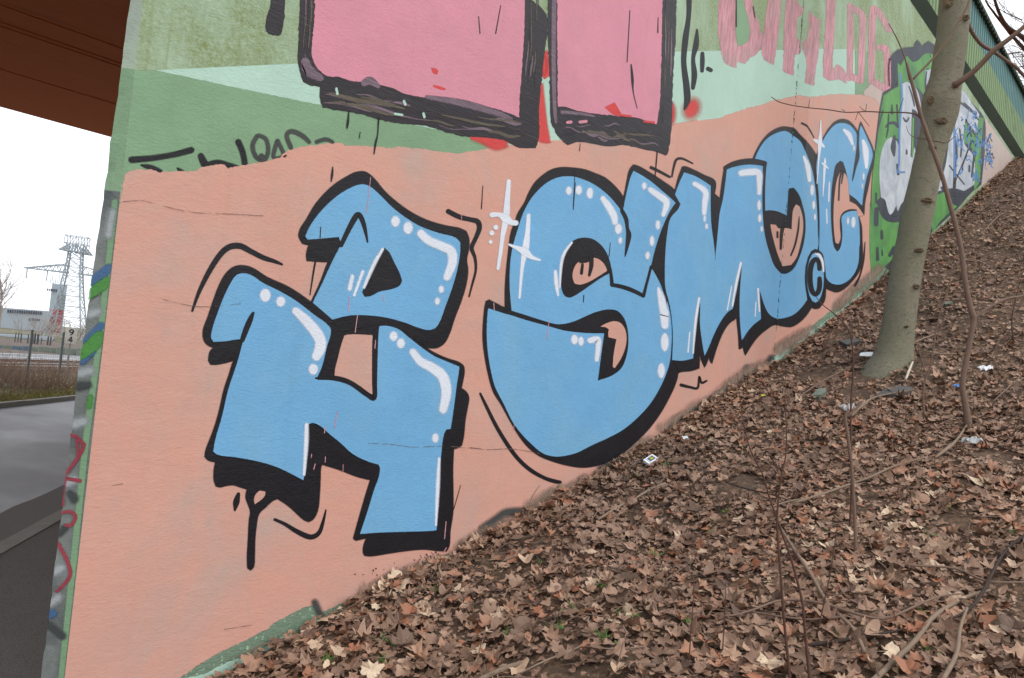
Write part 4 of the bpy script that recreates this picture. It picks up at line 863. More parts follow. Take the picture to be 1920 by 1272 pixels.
RZ = -1.75
n = N('road_asphalt'); wet = n.ramp(n.noise(.8, 6, .65, n.map((1, .5, 1), rot=(0, 0, .8)), .2), [(.40, 0.0), (.70, 1.0)])
c = n.mix(n.noise(120, 3), lin((150, 152, 157)), lin((168, 170, 175))); c = n.mix(n.ramp(n.noise(1.2, 5), [(.4, 0.0), (.7, .5)]), c, lin((140, 142, 146)))
n.color(c); n.rough(n.ramp(wet, [(0, .62), (1, .42)])); n.bump(n.noise(200, 2), .35, .004); n.p.inputs['Specular IOR Level'].default_value = .5; M['asphalt'] = n.m
n = N('pavement_dirt'); c = n.mix(n.noise(9, 6, .7), lin((112, 107, 103)), lin((134, 128, 123))); c = n.mix(n.ramp(n.noise(50, 4), [(.55, 0.0), (.7, .6)]), c, lin((78, 74, 71)))
n.color(c); n.rough(.9); n.bump(n.noise(70, 4), .6, .01); M['pave'] = n.m
n = N('kerb_concrete'); n.color(n.mix(n.noise(12, 5), lin((172, 168, 160)), lin((150, 146, 140)))); n.rough(.85); n.bump(n.noise(60, 3), .4, .005); M['kerb'] = n.m
n = N('rough_ground'); c = n.mix(n.noise(.8, 6, .7), lin((112, 104, 84)), lin((92, 92, 66))); n.color(c); n.rough(.95); M['land'] = n.m
n = N('ballast'); c = n.mix(n.noise(14, 4, .7), lin((118, 106, 98)), lin((84, 74, 68))); n.color(c); n.rough(.95); n.bump(n.noise(14, 4), .9, .05); M['ballast'] = n.m
kA = on_z(0, 1049, RZ)[:2]; kB = on_z(103, 990, RZ)[:2]; kd = (kB-kA)/np.linalg.norm(kB-kA)
fA = on_z(0, 766, RZ)[:2]; fB = on_z(135, 751, RZ)[:2]; fd = (fB-fA)/np.linalg.norm(fB-fA)
def line(p, d, t): return (p[0]+d[0]*t, p[1]+d[1]*t)
def sheet(name, pts, z, m, label):
    return tag(mesh_obj(name, [(x, y, z) for x, y in pts], [tuple(range(len(pts)))], m), label, kind='structure')
sheet('ground', [(-900, -300), (900, -300), (900, 1200), (-900, 1200)], RZ-.35, M['land'], 'open land behind the railway')
sheet('pavement', [line(kA, kd, -30), line(kA, kd, 26), (60, 26.5), (60, 3.3), (1.5, 3.3), (1.1, 2.4), (-5, 2.4), (-40, 2.4)], RZ+.035, M['pave'], 'dark dirty pavement under the bridge')
road_pts = [line(kA, kd, -30), line(kA, kd, 40), line(fB, fd, 34), line(fA, fd, -50)]
sheet('road', road_pts, RZ+.0, M['asphalt'], 'grey asphalt road with damp shine')
# kerbs: every stone its own part
def kerb(name, p, d, t0, t1, side, ln, label, dz=0.0):
    k = tag(empty(name, (*line(p, d, 0), RZ)), label, kind='structure'); nrm = np.array((-d[1], d[0]))*side
    bm_ = MB(); bm_.box((0, 0, 0), (ln-.012, .14, .2)); proto = None; t = t0
    while t < t1:
        c = np.array(line(p, d, t+ln/2))+nrm*.07
        if proto is None:
            proto = bm_.build('kerb_stone', M['kerb'], k); o = proto
        else:
            o = proto.copy(); COL.objects.link(o)
        o.location = (c[0]-k.location.x+random.uniform(-.004, .004), c[1]-k.location.y, dz+random.uniform(-.004, .004)); o.matrix_parent_inverse = Matrix()
        o.rotation_euler[2] = math.atan2(d[1], d[0])+random.uniform(-.004, .004)
        t += ln
kerb('kerb', kA, kd, -4, 7, 1, 1.0, 'flush concrete kerb along the pavement', -.055)
kerb('kerb', fA, fd, -5, 9, 1, 1.0, 'raised far kerb below the grassy verge', .0)
# dark crack and a patch on the road
m_ = MB(); q0 = np.array(line(kA, kd, -5)); q1 = np.array(line(kA, kd, 9)); nn = np.array((-kd[1], kd[0]))
sp_ = []
for i in range(40):
    b = q0+(q1-q0)*i/39+nn*.16; e_ = .42+.05*random.random(); sp_ += [(b[0], b[1], RZ+.006), (b[0]+nn[0]*e_, b[1]+nn[1]*e_, RZ+.006)]
n = N('old_asphalt_patch'); n.color(n.mix(n.noise(30, 4), lin((122, 120, 117)), lin((138, 135, 131)))); n.rough(.9); M['patch'] = n.m
tag(mesh_obj('road_patch', sp_, [(2*i, 2*i+2, 2*i+3, 2*i+1) for i in range(39)], M['patch']), 'dark repaired asphalt strip along the kerb', kind='structure')
# verge and ballast
fn = np.array((-fd[1], fd[0])); rdir = np.array((math.cos(math.radians(36)), math.sin(math.radians(36)))); rn = np.array((-rdir[1], rdir[0]))
vg = [line(fA+fn*.15, fd, -50), line(fB+fn*.15, fd, 34), line(fB+fn*40, fd, 34), line(fA+fn*40, fd, -50)]
sheet('verge', vg, RZ+.03, M['land'], 'rough verge between road and railway')
rA = on_z(0, 698, RZ)[:2]
sheet('track_bed', [line(rA, rdir, -60), line(rA, rdir, 160), line(rA+rn*34, rdir, 160), line(rA+rn*34, rdir, -60)], RZ+.06, M['ballast'], 'stone ballast of the railway tracks')

def mat(name, rgb, rough=.7, var=.12, metal=0, sc=8):
    n = N(name); c = lin(rgb); n.color(n.mix(n.noise(sc, 4), tuple(v*(1-var) for v in c), tuple(min(1, v*(1+var)) for v in c))); n.rough(rough); n.p.inputs['Metallic'].default_value = metal; return n.m
M['rust'] = mat('rusty_rail', (116, 88, 76)); M['railtop'] = mat('polished_rail', (190, 186, 184), .35); M['cover'] = mat('white_rail_cover', (186, 190, 194)); M['galv'] = mat('galvanised_steel', (142, 152, 156), .5)
M['pylon'] = mat('weathered_pylon_steel', (150, 160, 168), .6); M['bldg'] = mat('white_building_cladding', (158, 168, 176)); M['bglass'] = mat('dark_window_strip', (66, 74, 88), .3); M['brick'] = mat('red_brick_block', (168, 70, 76))
M['panel'] = mat('blue_grey_screen', (84, 106, 122)); M['panel2'] = mat('green_grey_screen', (112, 122, 112)); M['white'+'p'] = mat('white_sign_plate', (236, 236, 230), .5, .04); M['ink'] = mat('black_sign_paint', (26, 26, 28)); M['fog'] = mat('concrete_slab', (128, 132, 134))
M['pole'] = mat('grey_pole', (160, 160, 154)); M['darkpost'] = mat('dark_post', (70, 68, 70))
# rails
gr = 'railway rails in the ballast'
lab = ['nearest rusty rail in the ballast', 'second rusty rail from the road', 'third rail from the road', 'fourth rail from the road', 'fifth rail from the road', 'sixth rail from the road', 'farthest thin rail before the white covers']
for i, y in enumerate((697, 689.5, 684, 681, 677.5, 675, 672.5)):
    p = on_z(0, y, RZ+.15)[:2]; m_ = MB(); a = line(p, rdir, -20); b = line(p, rdir, 60)
    m_.bar((a[0], a[1], RZ+.11), (b[0], b[1], RZ+.11), .14, .05); m_.bar((a[0], a[1], RZ+.17), (b[0], b[1], RZ+.17), .03, .08)
    r_ = empty('rail', (*p, RZ)); tag(r_, lab[i], 'rail', gr); m_.build('rail_foot', M['rust'], r_)
    m_ = MB(); m_.bar((a[0], a[1], RZ+.225), (b[0], b[1], RZ+.225), .07, .03); m_.build('rail_head', M['railtop'] if i in (1, 2, 5) else M['rust'], r_)
for i, y in enumerate((669.2, 662.6)):
    p = on_z(0, y, RZ+.3)[:2]; m_ = MB(); a = line(p, rdir, -20); b = line(p, rdir, 70); m_.bar((a[0], a[1], RZ+.22), (b[0], b[1], RZ+.22), .3, .17)
    r_ = empty('power_rail_cover', (*p, RZ)); tag(r_, ['nearer white power rail cover across the tracks', 'farther white power rail cover across the tracks'][i], 'rail cover', 'white covers over the power rails'); m_.build('cover_board', M['cover'], r_)
    m_ = MB()
    for t in np.arange(-18, 68, 2.4): q = line(p, rdir, t); m_.box((q[0], q[1], RZ+.07), (.06, .06, .16))
    m_.build('cover_brackets', M['darkpost'], r_)
# fence with posts and mesh
fp = on_z(48, 727, RZ)[:2]; fdir = np.array((math.cos(math.radians(41)), math.sin(math.radians(41))))
fence = tag(empty('wire_fence', (*fp, RZ)), 'grey wire mesh fence between the verge and the tracks', 'fence')
def tpx(xp, yp=690):  # parameter along the fence line hit by a sight line
    r = ray(xp, yp); A_ = np.array(((fdir[0], -r[0]), (fdir[1], -r[1]))); return np.linalg.solve(A_, -fp)[0]
t1_, t2_ = 0.0, tpx(112); step = t2_-t1_
for k in range(-4, 5):
    q = line(fp, fdir, k*step); m_ = MB(); m_.tube([(q[0], q[1], RZ-.2), (q[0], q[1], RZ+1.55)], [.035, .035], 8); m_.build('fence_post', M['galv'], fence)
m_ = MB(); H = 1.4
for h in np.arange(.08, H, .2):
    a = line(fp, fdir, -4*step); b = line(fp, fdir, 4*step); m_.bar((a[0], a[1], RZ+h), (b[0], b[1], RZ+h), .006)
for t in np.arange(-4*step, 4*step, .1):
    a = line(fp, fdir, t); m_.bar((a[0], a[1], RZ+.02), (a[0]+.0005, a[1], RZ+H), .004)
tag(m_.build('wire_mesh', M['galv'], fence), kind='stuff')
# kilometre sign 9 / 4
dS = depth_of(on_z(123.5, 712, RZ)); sg = tag(empty('track_number_sign', tuple(on_z(123.5, 712, RZ))), 'white sign reading 9 over 4 on a thin grey pole', 'sign')
b0 = on_z(123.5, 712, RZ); ctr = at_depth(133.6, 630, dS); top = at_depth(131.5, 644, dS)
m_ = MB(); m_.tube([b0, (b0[0], b0[1], ctr[2]+.1)], [.035, .03], 8); m_.build('sign_pole', M['pole'], sg)
ax = np.array((r0[0], r0[1], 0)); toc = -np.array((b0[0], b0[1], 0)); toc /= np.linalg.norm(toc); ax = np.cross((0, 0, 1), toc)
pc_ = np.array((b0[0], b0[1], ctr[2])) + toc*.05
m_ = MB(); m_.box(pc_, (.335, .02, .50), (ax, toc, (0, 0, 1))); pl = m_.build('sign_plate', M['whitep'], sg)
def glyph(polys, cx, cz, s, name='digit'):
    m_ = MB()
    for pts, wd in polys:
        S = spline(pts, 4) if len(pts) > 2 else [np.array(p, float) for p in pts]
        for a, b in zip(S[:-1], S[1:]):
            A_ = pc_+toc*.0125+ax*(cx+a[0]*s)+np.array((0, 0, cz+a[1]*s)); B_ = pc_+toc*.0125+ax*(cx+b[0]*s)+np.array((0, 0, cz+b[1]*s))
            d = B_-A_; L = np.linalg.norm(d)+1e-6; d /= L; m_.box((A_+B_)/2, (L+wd*.4, .004, wd), (d, toc, np.cross(d, toc)))
    m_.build(name, M['ink'], pl)
sx = 1 if np.dot(ax, rgt) > 0 else -1
g9 = [([(.3*sx, .2), (.28*sx, .42), (0, .5), (-.28*sx, .42), (-.3*sx, .2), (-.1*sx, .0), (.15*sx, .02), (.3*sx, .2), (.22*sx, -.2), (-.1*sx, -.5)], .032)]
g4 = [([(.12*sx, -.5), (.12*sx, .5)], .032), ([(.12*sx, .5), (-.32*sx, -.2)], .032), ([(-.32*sx, -.2), (.34*sx, -.2)], .032)]
glyph(g9, 0, .11, .17); glyph(g4, 0, -.12, .17)
# screens behind the tracks
def fp_box(name, x0, x1, ytop0, ytop1, ybot, dep0, m, th=.15, parent=None, label=None, cat=None, group=None, dep1=None):
    """an upright slab whose front corners are sighted on the photograph"""
    a = at_depth(x0, ybot, dep0); b = at_depth(x1, ybot, dep1 or dep0); za = at_depth(x0, ytop0, dep0)[2]; zb = at_depth(x1, ytop1, dep1 or dep0)[2]
    z0 = RZ-.3; back = np.array((b[0], b[1], 0)); back /= np.linalg.norm(back); back = back*th
    A0 = np.array((a[0], a[1], z0)); B0 = np.array((b[0], b[1], z0)); A1 = np.array((a[0], a[1], za)); B1 = np.array((b[0], b[1], zb))
    return [A0, B0, B1, A1], back
def slab(name, x0, x1, y0, y1, yb, d, m, th=.15, parent=None, d1=None, zb=None):
    q, bk = fp_box(name, x0, x1, y0, y1, yb, d, m, th, dep1=d1)
    if zb is not None: q[0][2] = zb; q[1][2] = zb
    v = [tuple(p) for p in q]+[tuple(p+bk) for p in q]
    return mesh_obj(name, v, [(0, 1, 2, 3), (5, 4, 7, 6), (4, 0, 3, 7), (1, 5, 6, 2), (3, 2, 6, 7)], m, parent)
scr = tag(empty('noise_screen', tuple(on_z(60, 668, RZ))), 'low row of blue-grey and green-grey panels behind the tracks', 'screen')
x = -60.0; k = 0
while x < 150:
    wpx = 13+ (k % 3)*4
    slab('screen_panel', x, x+wpx-.6, 647+ x*.045+(k % 2), 647+(x+wpx)*.045+(k % 2), 660, 46, M['panel'] if (k*7 % 5) < 3 and x < 70 else M['panel2'], .1, scr, d1=46.4)
    x += wpx; k += 1
# dark tanks and posts behind the screens
grp = 'dark posts standing behind the low screens'
dl_ = ['dark post left of the fence posts group', 'dark post second from the left behind the screens', 'dark post third from the left behind the screens', 'stout black post left of the wide cluster', 'wide black post at left of the cluster', 'wide black post in the cluster middle', 'wide black post at right of the cluster', 'thin post between the clusters', 'dark post at left of the right cluster', 'dark post at right of the right cluster']
for i, (a, b, t) in enumerate(((27.5, 29, 623), (33, 34.5, 623.5), (38, 40, 625), (51, 53, 627), (59, 62, 625), (63.5, 66.5, 625), (69, 72.5, 626), (77, 78.4, 632), (88.5, 91, 631), (93.5, 96.5, 631.5))):
    g_ = MB(); p = at_depth((a+b)/2, 640, 62); h = at_depth((a+b)/2, t, 62)[2]; r = (b-a)/2*62/FOC
    g_.tube([(p[0], p[1], RZ-.3), (p[0], p[1], h-.1), (p[0], p[1], h)], [r, r, r*.7], 8); tag(g_.build('dark_post', M['darkpost']), dl_[i], 'post', grp)
# buildings beyond
hb = tag(empty('industrial_hall', tuple(at_depth(30, 630, 95))), 'long low concrete hall behind the railway', 'building')
slab('wall', -120, 100, 622, 636, 640, 95, M['fog'], 20, hb, d1=98); 
slab('roof_edge', -120, 100, 620, 634.5, 626, 94.6, M['bldg'], .3, hb, d1=97.6, zb=at_depth(0, 624.5, 95)[2]-.4)
ob = tag(empty('office_building', tuple(at_depth(40, 620, 190))), 'white flat-roofed office building with two window rows', 'building')
slab('wall', -60, 85, 572, 583, 640, 190, M['bldg'], 14, ob)
def wins(x0, x1, n_, y0a, y0b, hpx, d, parent, frac=.5, name='window'):
    for i in range(n_):
        a = x0+(x1-x0)*i/n_; b = a+(x1-x0)/n_*frac; yy = y0a+(y0b-y0a)*i/n_
        zt = at_depth(a, yy, d-.1)[2]; zb = at_depth(a, yy+hpx, d-.1)[2]; A_ = at_depth(a, yy, d-.12); B_ = at_depth(b, yy, d-.12)
        m_ = MB(); m_.add([(A_[0], A_[1], zb), (B_[0], B_[1], zb), (B_[0], B_[1], zt), (A_[0], A_[1], zt)], [(0, 1, 2, 3)]); bk = np.array((fwd[0], fwd[1], 0))*.2
        m_.add([(A_[0]+bk[0], A_[1]+bk[1], zb), (B_[0]+bk[0], B_[1]+bk[1], zb), (B_[0]+bk[0], B_[1]+bk[1], zt), (A_[0]+bk[0], A_[1]+bk[1], zt)], [(0, 1, 2, 3)])
        m_.build(name, M['bglass'], parent)
wins(14, 80, 15, 580.5, 584.5, 6, 190, ob); wins(54, 76, 6, 596.5, 598, 4.5, 190, ob)
tb = tag(empty('tower_block', tuple(at_depth(102, 600, 230))), 'tall white tower block behind the pylon', 'building')
slab('wall', 85, 114, 530, 534, 640, 230, M['bldg'], 10, tb); slab('side_panel', 97.5, 111.5, 550, 551.5, 640, 229.7, M['fog'], .2, tb)
wins(88, 112, 7, 541, 543.5, 4.5, 230, tb)
for i in range(7):
    m_ = MB(); p = at_depth(94+i*3.2, 532, 232); m_.tube([p, (p[0], p[1], p[2]+random.uniform(1, 3.5))], [.12, .08], 5); m_.build('antenna', M['pylon'], tb)
rb = tag(empty('red_building', tuple(at_depth(100, 610, 200))), 'red block with a white canopy right of the office', 'building')
slab('wall', 88, 112, 579, 582, 640, 200, M['brick'], 8, rb); slab('chimney', 108, 111.2, 575.5, 576, 582, 199.5, M['brick'], 1.2, rb); slab('canopy', 80, 99, 588, 592, 593, 196, M['bldg'], 3, rb, zb=at_depth(90, 593.5, 196)[2])

# ------------------------------------------------------------------ pylon
def pyl():
    d = 120.0; root = tag(empty('power_pylon', tuple(at_depth(118, 655, d))), 'steel lattice power pylon with long crossarm beyond the tracks', 'pylon')
    base = at_depth(123, 640, d); c = np.array((base[0], base[1], 0)); s = d/FOC
    a1 = np.array((r0[0], r0[1], 0)); a1 /= np.linalg.norm(a1); ang = math.radians(18); f_ = np.cross((0, 0, 1), a1)
    u = a1*math.cos(ang)+f_*math.sin(ang); v = -a1*math.sin(ang)+f_*math.cos(ang)
    ztop = at_depth(146, 472, d)[2]; z0 = RZ-.3; H_ = ztop-z0
    prof = [(0, 2.5), (.25, 2.0), (.5, 1.5), (.8, 1.0), (1.0, .85)]
    wd = lambda t: np.interp(t, [p[0] for p in prof], [p[1] for p in prof])
    N_ = 9; ts = [1-(1-i/N_)**1.15 for i in range(N_+1)]
    cor = lambda t, k: c+u*wd(t)*(1 if k in (0, 3) else -1)+v*wd(t)*(1 if k < 2 else -1)+np.array((0, 0, z0+H_*t))
    for k in range(4):
        m_ = MB()
        for a, b in zip(ts[:-1], ts[1:]): m_.bar(cor(a, k), cor(b, k), .16)
        m_.build('leg', M['pylon'], root)
    m_ = MB()
    for a, b in zip(ts[:-1], ts[1:]):
        for k in range(4):
            j = (k+1) % 4; m_.bar(cor(a, k), cor(b, j), .07); m_.bar(cor(a, j), cor(b, k), .07); m_.bar(cor(b, k), cor(b, j), .07)
    m_.build('lattice_bracing', M['pylon'], root)
    def arm(z, L0, L1, h, dirv, w0):
        m_ = MB(); o = np.cross((0, 0, 1), dirv); K = 6
        pt = lambda t, s_, up_: c+dirv*(L0+(L1-L0)*t)+o*s_*w0*(1-t*.85)+np.array((0, 0, z+(h*(1-t) if up_ else 0)))
        for s_ in (-1, 1):
            m_.bar(pt(0, s_, 0), pt(1, s_, 0), .13); m_.bar(pt(0, s_, 1), pt(1, s_, 1), .13)
            for i in range(K):
                m_.bar(pt(i/K, s_, 0), pt((i+.5)/K, s_, 1), .08); m_.bar(pt((i+.5)/K, s_, 1), pt((i+1)/K, s_, 0), .08)
        for i in range(K): m_.bar(pt(i/K, -1, 0), pt((i+1)/K, 1, 0), .07)
        m_.build('crossarm', M['pylon'], root)
    zl = at_depth(130, 512, d)[2]
    arm(zl, .8, 6.6, 1.3, -u, 1.0); arm(zl, .8, 8, 1.3, u, 1.0)
    zu = at_depth(146, 466, d)[2]; arm(zu-.6, .5, 3.4, 1.3, f_*-.8+a1*-.3, .9); arm(zu-.6, .5, 3.4, 1.3, f_*.8+a1*.3, .9)
    m_ = MB(); w_ = 1.3; zt = at_depth(140, 443, d)[2]
    for z_ in (ztop, (ztop+zt)/2, zt):
        P4 = [c+u*a*w_*1.2+v*b*w_*.7+np.array((0, 0, z_)) for a, b in ((1, 1), (-1, 1), (-1, -1), (1, -1))]
        for i in range(4): m_.bar(P4[i], P4[(i+1) % 4], .1)
    for i in range(5):
        a = -1+i*.5
        for b in (-1, 1):
            m_.bar(c+u*a*w_*1.2+v*b*w_*.7+np.array((0, 0, ztop)), c+u*a*w_*1.2+v*b*w_*.7+np.array((0, 0, zt)), .08)
            if i < 4: m_.bar(c+u*a*w_*1.2+v*b*w_*.7+np.array((0, 0, ztop)), c+u*(a+.5)*w_*1.2+v*b*w_*.7+np.array((0, 0, zt)), .07)
    m_.build('head_cage', M['pylon'], root)
    m_ = MB()
    for L in (-6.2, -3.5, 4.0):
        p = c+u*L+np.array((0, 0, zl)); m_.tube([p, p-np.array((0, 0, 1.6))], [.08, .08], 5)
    m_.build('insulator', M['pylon'], root)
pyl()

# ------------------------------------------------------------------ bare trees
n = N('smooth_grey_bark'); g = n.noise(5, 6, .65, n.map((1, 1, .5))); c = n.mix(g, lin((150, 143, 124)), lin((126, 122, 102)))
sp = n.ramp(n.noise(26, 5, .7, n.map((1, 1, 2.2))), [(.55, 0.0), (.68, .7)]); c = n.mix(sp, c, lin((104, 98, 80)))
gr_ = n.ramp(n.noise(2.3, 4), [(.45, 0.0), (.7, .5)]); c = n.mix(gr_, c, lin((130, 132, 104)))
n.color(c); n.rough(.85); lt = n.ramp(n.noise(30, 3, .6, n.map((1, 1, 4.5))), [(.62, 0.0), (.68, .55)]); 
n.bump(n.math('ADD', n.math('ADD', n.noise(40, 6, .75, n.map((1, 1, 2.5))), n.noise(9, 4, .6, n.map((1, 1, .6)))), lt), .9, .016); M['bark'] = n.m
M['scar'] = mat('rough_dark_bark', (112, 96, 76), .9, .45, sc=60)
M['twig'] = mat('brown_twig_bark', (122, 100, 86), .8, .2, sc=30); M['twigd'] = mat('dark_reddish_twig', (92, 66, 56), .8, .2, sc=30); M['stick'] = mat('weathered_dead_wood', (134, 115, 98), .85, .25, sc=24)
M['fartwig'] = mat('far_grey_twigs', (150, 140, 134), .9); M['drk'] = mat('dark_damp_wood', (62, 50, 44), .85, .25, sc=24)

def branchlets(mb, p, d, L, r, depth, rg, nseg=5, spread=.7, up=.25, kids=3):
    p = np.array(p, float); d = np.array(d, float)/np.linalg.norm(d); pts = [p]; ds = []
    for i in range(nseg):
        d = d + np.array([rg.gauss(0, .13), rg.gauss(0, .13), rg.gauss(0, .1)+up*.12]); d /= np.linalg.norm(d)
        pts.append(pts[-1]+d*L/nseg); ds.append(d)
    mb.tube(pts, [max(r*(1-.75*i/nseg), .0015) for i in range(nseg+1)], 5 if depth > 1 else 4, cap=False)
    if depth <= 0: return
    for k in range(kids):
        i = rg.randint(1, nseg); a = np.cross(ds[i-1], (rg.gauss(0, 1), rg.gauss(0, 1), rg.gauss(0, 1))); a /= np.linalg.norm(a)
        nd = ds[i-1]+a*spread*rg.uniform(.6, 1.3); branchlets(mb, pts[i], nd, L*rg.uniform(.5, .75), max(r*(1-.75*i/nseg)*.7, .002), depth-1, rg, nseg, spread, up, kids)

# the tree in front of the wall
tb_px = [(1662, 716, 116), (1668, 698, 92), (1674, 675, 74), (1680, 640, 62), (1686, 600, 58), (1693, 550, 56), (1701, 500, 55), (1711, 450, 55), (1720, 400, 56), (1731, 350, 53), (1741, 300, 51), (1751, 262, 52), (1759, 232, 58), (1763, 210, 63), (1765, 190, 66), (1768, 172, 62), (1774, 145, 56), (1780, 105, 55), (1786, 60, 54), (1791, 0, 54), (1798, -80, 52), (1806, -200, 49), (1815, -400, 45), (1822, -700, 38)]
tf = on_ground(1672, 690); td = depth_of(tf); tree = tag(empty('bare_tree', tuple(tf)), 'leaning grey-barked bare tree standing in front of the graffiti wall', 'tree')
pts = [at_depth(x, y, td+.02) for x, y, w_ in tb_px]; rad = [w_/2*td/FOC for x, y, w_ in tb_px]
pts[0] = pts[0]-np.array((0, 0, .05))
S = spline([np.append(p, r) for p, r in zip(pts, rad)], 4)
bm_ = MB(); bm_.tube([s[:3] for s in S], [s[3] for s in S], 22, jit=.012); trunk = bm_.build('trunk', M['bark'], tree, smooth=True)
def knot(x, y, sx_, sz_):
    i = min(range(len(tb_px)), key=lambda k: abs(tb_px[k][1]-y)); c = at_depth(x, y, td); r = rad[i]
    axis = at_depth(np.interp(y, [t[1] for t in tb_px[::-1]], [t[0] for t in tb_px[::-1]]), y, td+.02)
    v = c-axis; tow = -np.array((fwd[0], fwd[1], 0)); tow /= np.linalg.norm(tow); lat = np.linalg.norm(v); k = math.sqrt(max(r*r-lat*lat, 0)); ctr = c+tow*(k*.96)
    side = np.cross((0, 0, 1), tow); vs = []; R = 5; A = 12; rs_ = random.Random(int(x*7+y))
    a_, b_ = sx_/2*td/FOC, sz_/2*td/FOC
    for i_ in range(R+1):
        for j in range(A):
            t = i_/R; an = 2*math.pi*j/A; h = .010*math.sin(t*math.pi)*(1+.7*rs_.uniform(-1, 1)) + .001
            rr = t*(1+.16*rs_.uniform(-1, 1)); ux, uz = a_*rr*math.cos(an), b_*rr*math.sin(an)
            curve = (ux*ux)/(2*r)
            vs.append(ctr+side*ux+np.array((0, 0, uz))+tow*(h-curve*1.05-.002*(t > .9)*3))
    mesh_obj('bark_scar', vs, [(i_*A+j, i_*A+(j+1) % A, (i_+1)*A+(j+1) % A, (i_+1)*A+j) for i_ in range(R) for j in range(A)], M['scar'], trunk)
for k in ((1753, 234, 28, 12), (1738, 283, 16, 6), (1726, 381, 24, 10), (1772, 10, 26, 20), (1798, 44, 16, 12), (1711, 473, 20, 9), (1706, 540, 14, 9), (1686, 614, 8, 5), (1738, 192, 14, 18)): knot(*k)
# collar where the branch leaves
def wood(pts_px, dep, m, name, parent, sub=4, nseg=7, ddep=None, jit=.03):
    P_ = []
    for i, t in enumerate(pts_px):
        dd = dep if ddep is None else dep+ddep*i/(len(pts_px)-1)
        p = at_depth(t[0], t[1], dd); P_.append(np.append(p, max(t[2], .8)/2*dd/FOC))
    S_ = spline(P_, sub); b = MB(); b.tube([s[:3] for s in S_], [s[3] for s in S_], nseg, jit=jit); return b.build(name, m, parent, smooth=True)
wood([(1772, 172, 34), (1780, 168, 26), (1790, 160, 16), (1796, 156, 12), (1821, 138, 11), (1842, 118, 10), (1863, 95, 10), (1891, 74, 9), (1920, 50, 8), (1990, -20, 6), (2060, -120, 3)], td, M['twig'], 'branch', tree, ddep=-.5)
wood([(1812, 40, 12), (1818, 52, 8), (1828, 69, 7), (1842, 85, 7), (1863, 97, 7), (1887, 114, 6), (1905, 126, 6), (1922, 145, 5), (1980, 200, 3)], td+.1, M['twig'], 'branch', tree, ddep=.5)
rg = random.Random(5)
for i in range(7):
    m_ = MB(); p = at_depth(1800+i*3, -120-60*i, td); branchlets(m_, p, (rg.uniform(-1, 1), rg.uniform(-1, 1), .8), 1.8, .03, 3, rg); m_.build('branch', M['twig'], tree, smooth=True)

# the slender sapling crossing in front of the tree
sf = on_ground(1817, 806); sdp = depth_of(sf); sap = tag(empty('sapling', tuple(sf)), 'slender brown sapling crossing in front of the tree trunk', 'sapling')
wood([(1818, 812, 17), (1817, 806, 15), (1812, 771, 12), (1806, 736, 11), (1805, 714, 10), (1815, 659, 10), (1825, 605, 10.5), (1824, 592, 11.5), (1819, 575, 10.5), (1810, 530, 9.5), (1802, 468, 9), (1791, 420, 9), (1780, 380, 8.5), (1766, 329, 8), (1745, 270, 7.5), (1728, 221, 7.5), (1711, 159, 6.5), (1704, 135, 6), (1700, 118, 4)], sdp, M['twig'], 'stem', sap)
for L in ([(1706, 150, 4), (1697, 110, 3), (1683, 75, 2.4), (1666, 44, 1.4)], [(1709, 152, 4.5), (1752, 107, 4), (1780, 69, 3.5), (1804, 31, 3.2), (1818, 0, 3), (1835, -60, 2)], [(1824, 598, 6), (1845, 583, 5.5), (1860, 574, 5), (1890, 560, 5), (1924, 553, 4.5), (1980, 520, 3)],
          [(1726, 222, 3.6), (1715, 214, 3), (1687, 211, 2.6), (1657, 211, 2.4), (1625, 209.5, 2.2), (1587, 211, 2), (1552, 206, 2), (1522, 203, 1.8), (1492, 199, 1.8), (1462, 192, 1.8), (1446, 182, 1.4)], [(1516, 203, 1.3), (1518, 187, 1)], [(1623, 209, 1.3), (1625, 195, 1)], [(1609, 210, 1.3), (1604, 225, 1)], [(1609, 210, 1.3), (1630, 237, 1)], [(1685, 210, 1.3), (1694, 184, 1)], [(1584, 209, 1.2), (1578, 205, 1)], [(1622, 209, 1.2), (1611, 200, .9)],
          [(1742, 264, 2.4), (1760, 266, 1.8), (1775, 268, 1.6), (1790, 256, 1.2)], [(1740, 262, 1.6), (1715, 258, 1.3), (1704, 250, 1), (1699, 236, .8)], [(1790, 345, 2), (1800, 318, 1.6), (1822, 268, 1.2)], [(1818, 570, 2), (1800, 545, 1.5), (1795, 540, 1)], [(1745, 108, 1.2), (1743, 100, 1)]):
    wood(L, sdp, M['twigd'] if L[0][2] < 4 else M['twig'], 'twig', sap, nseg=5)

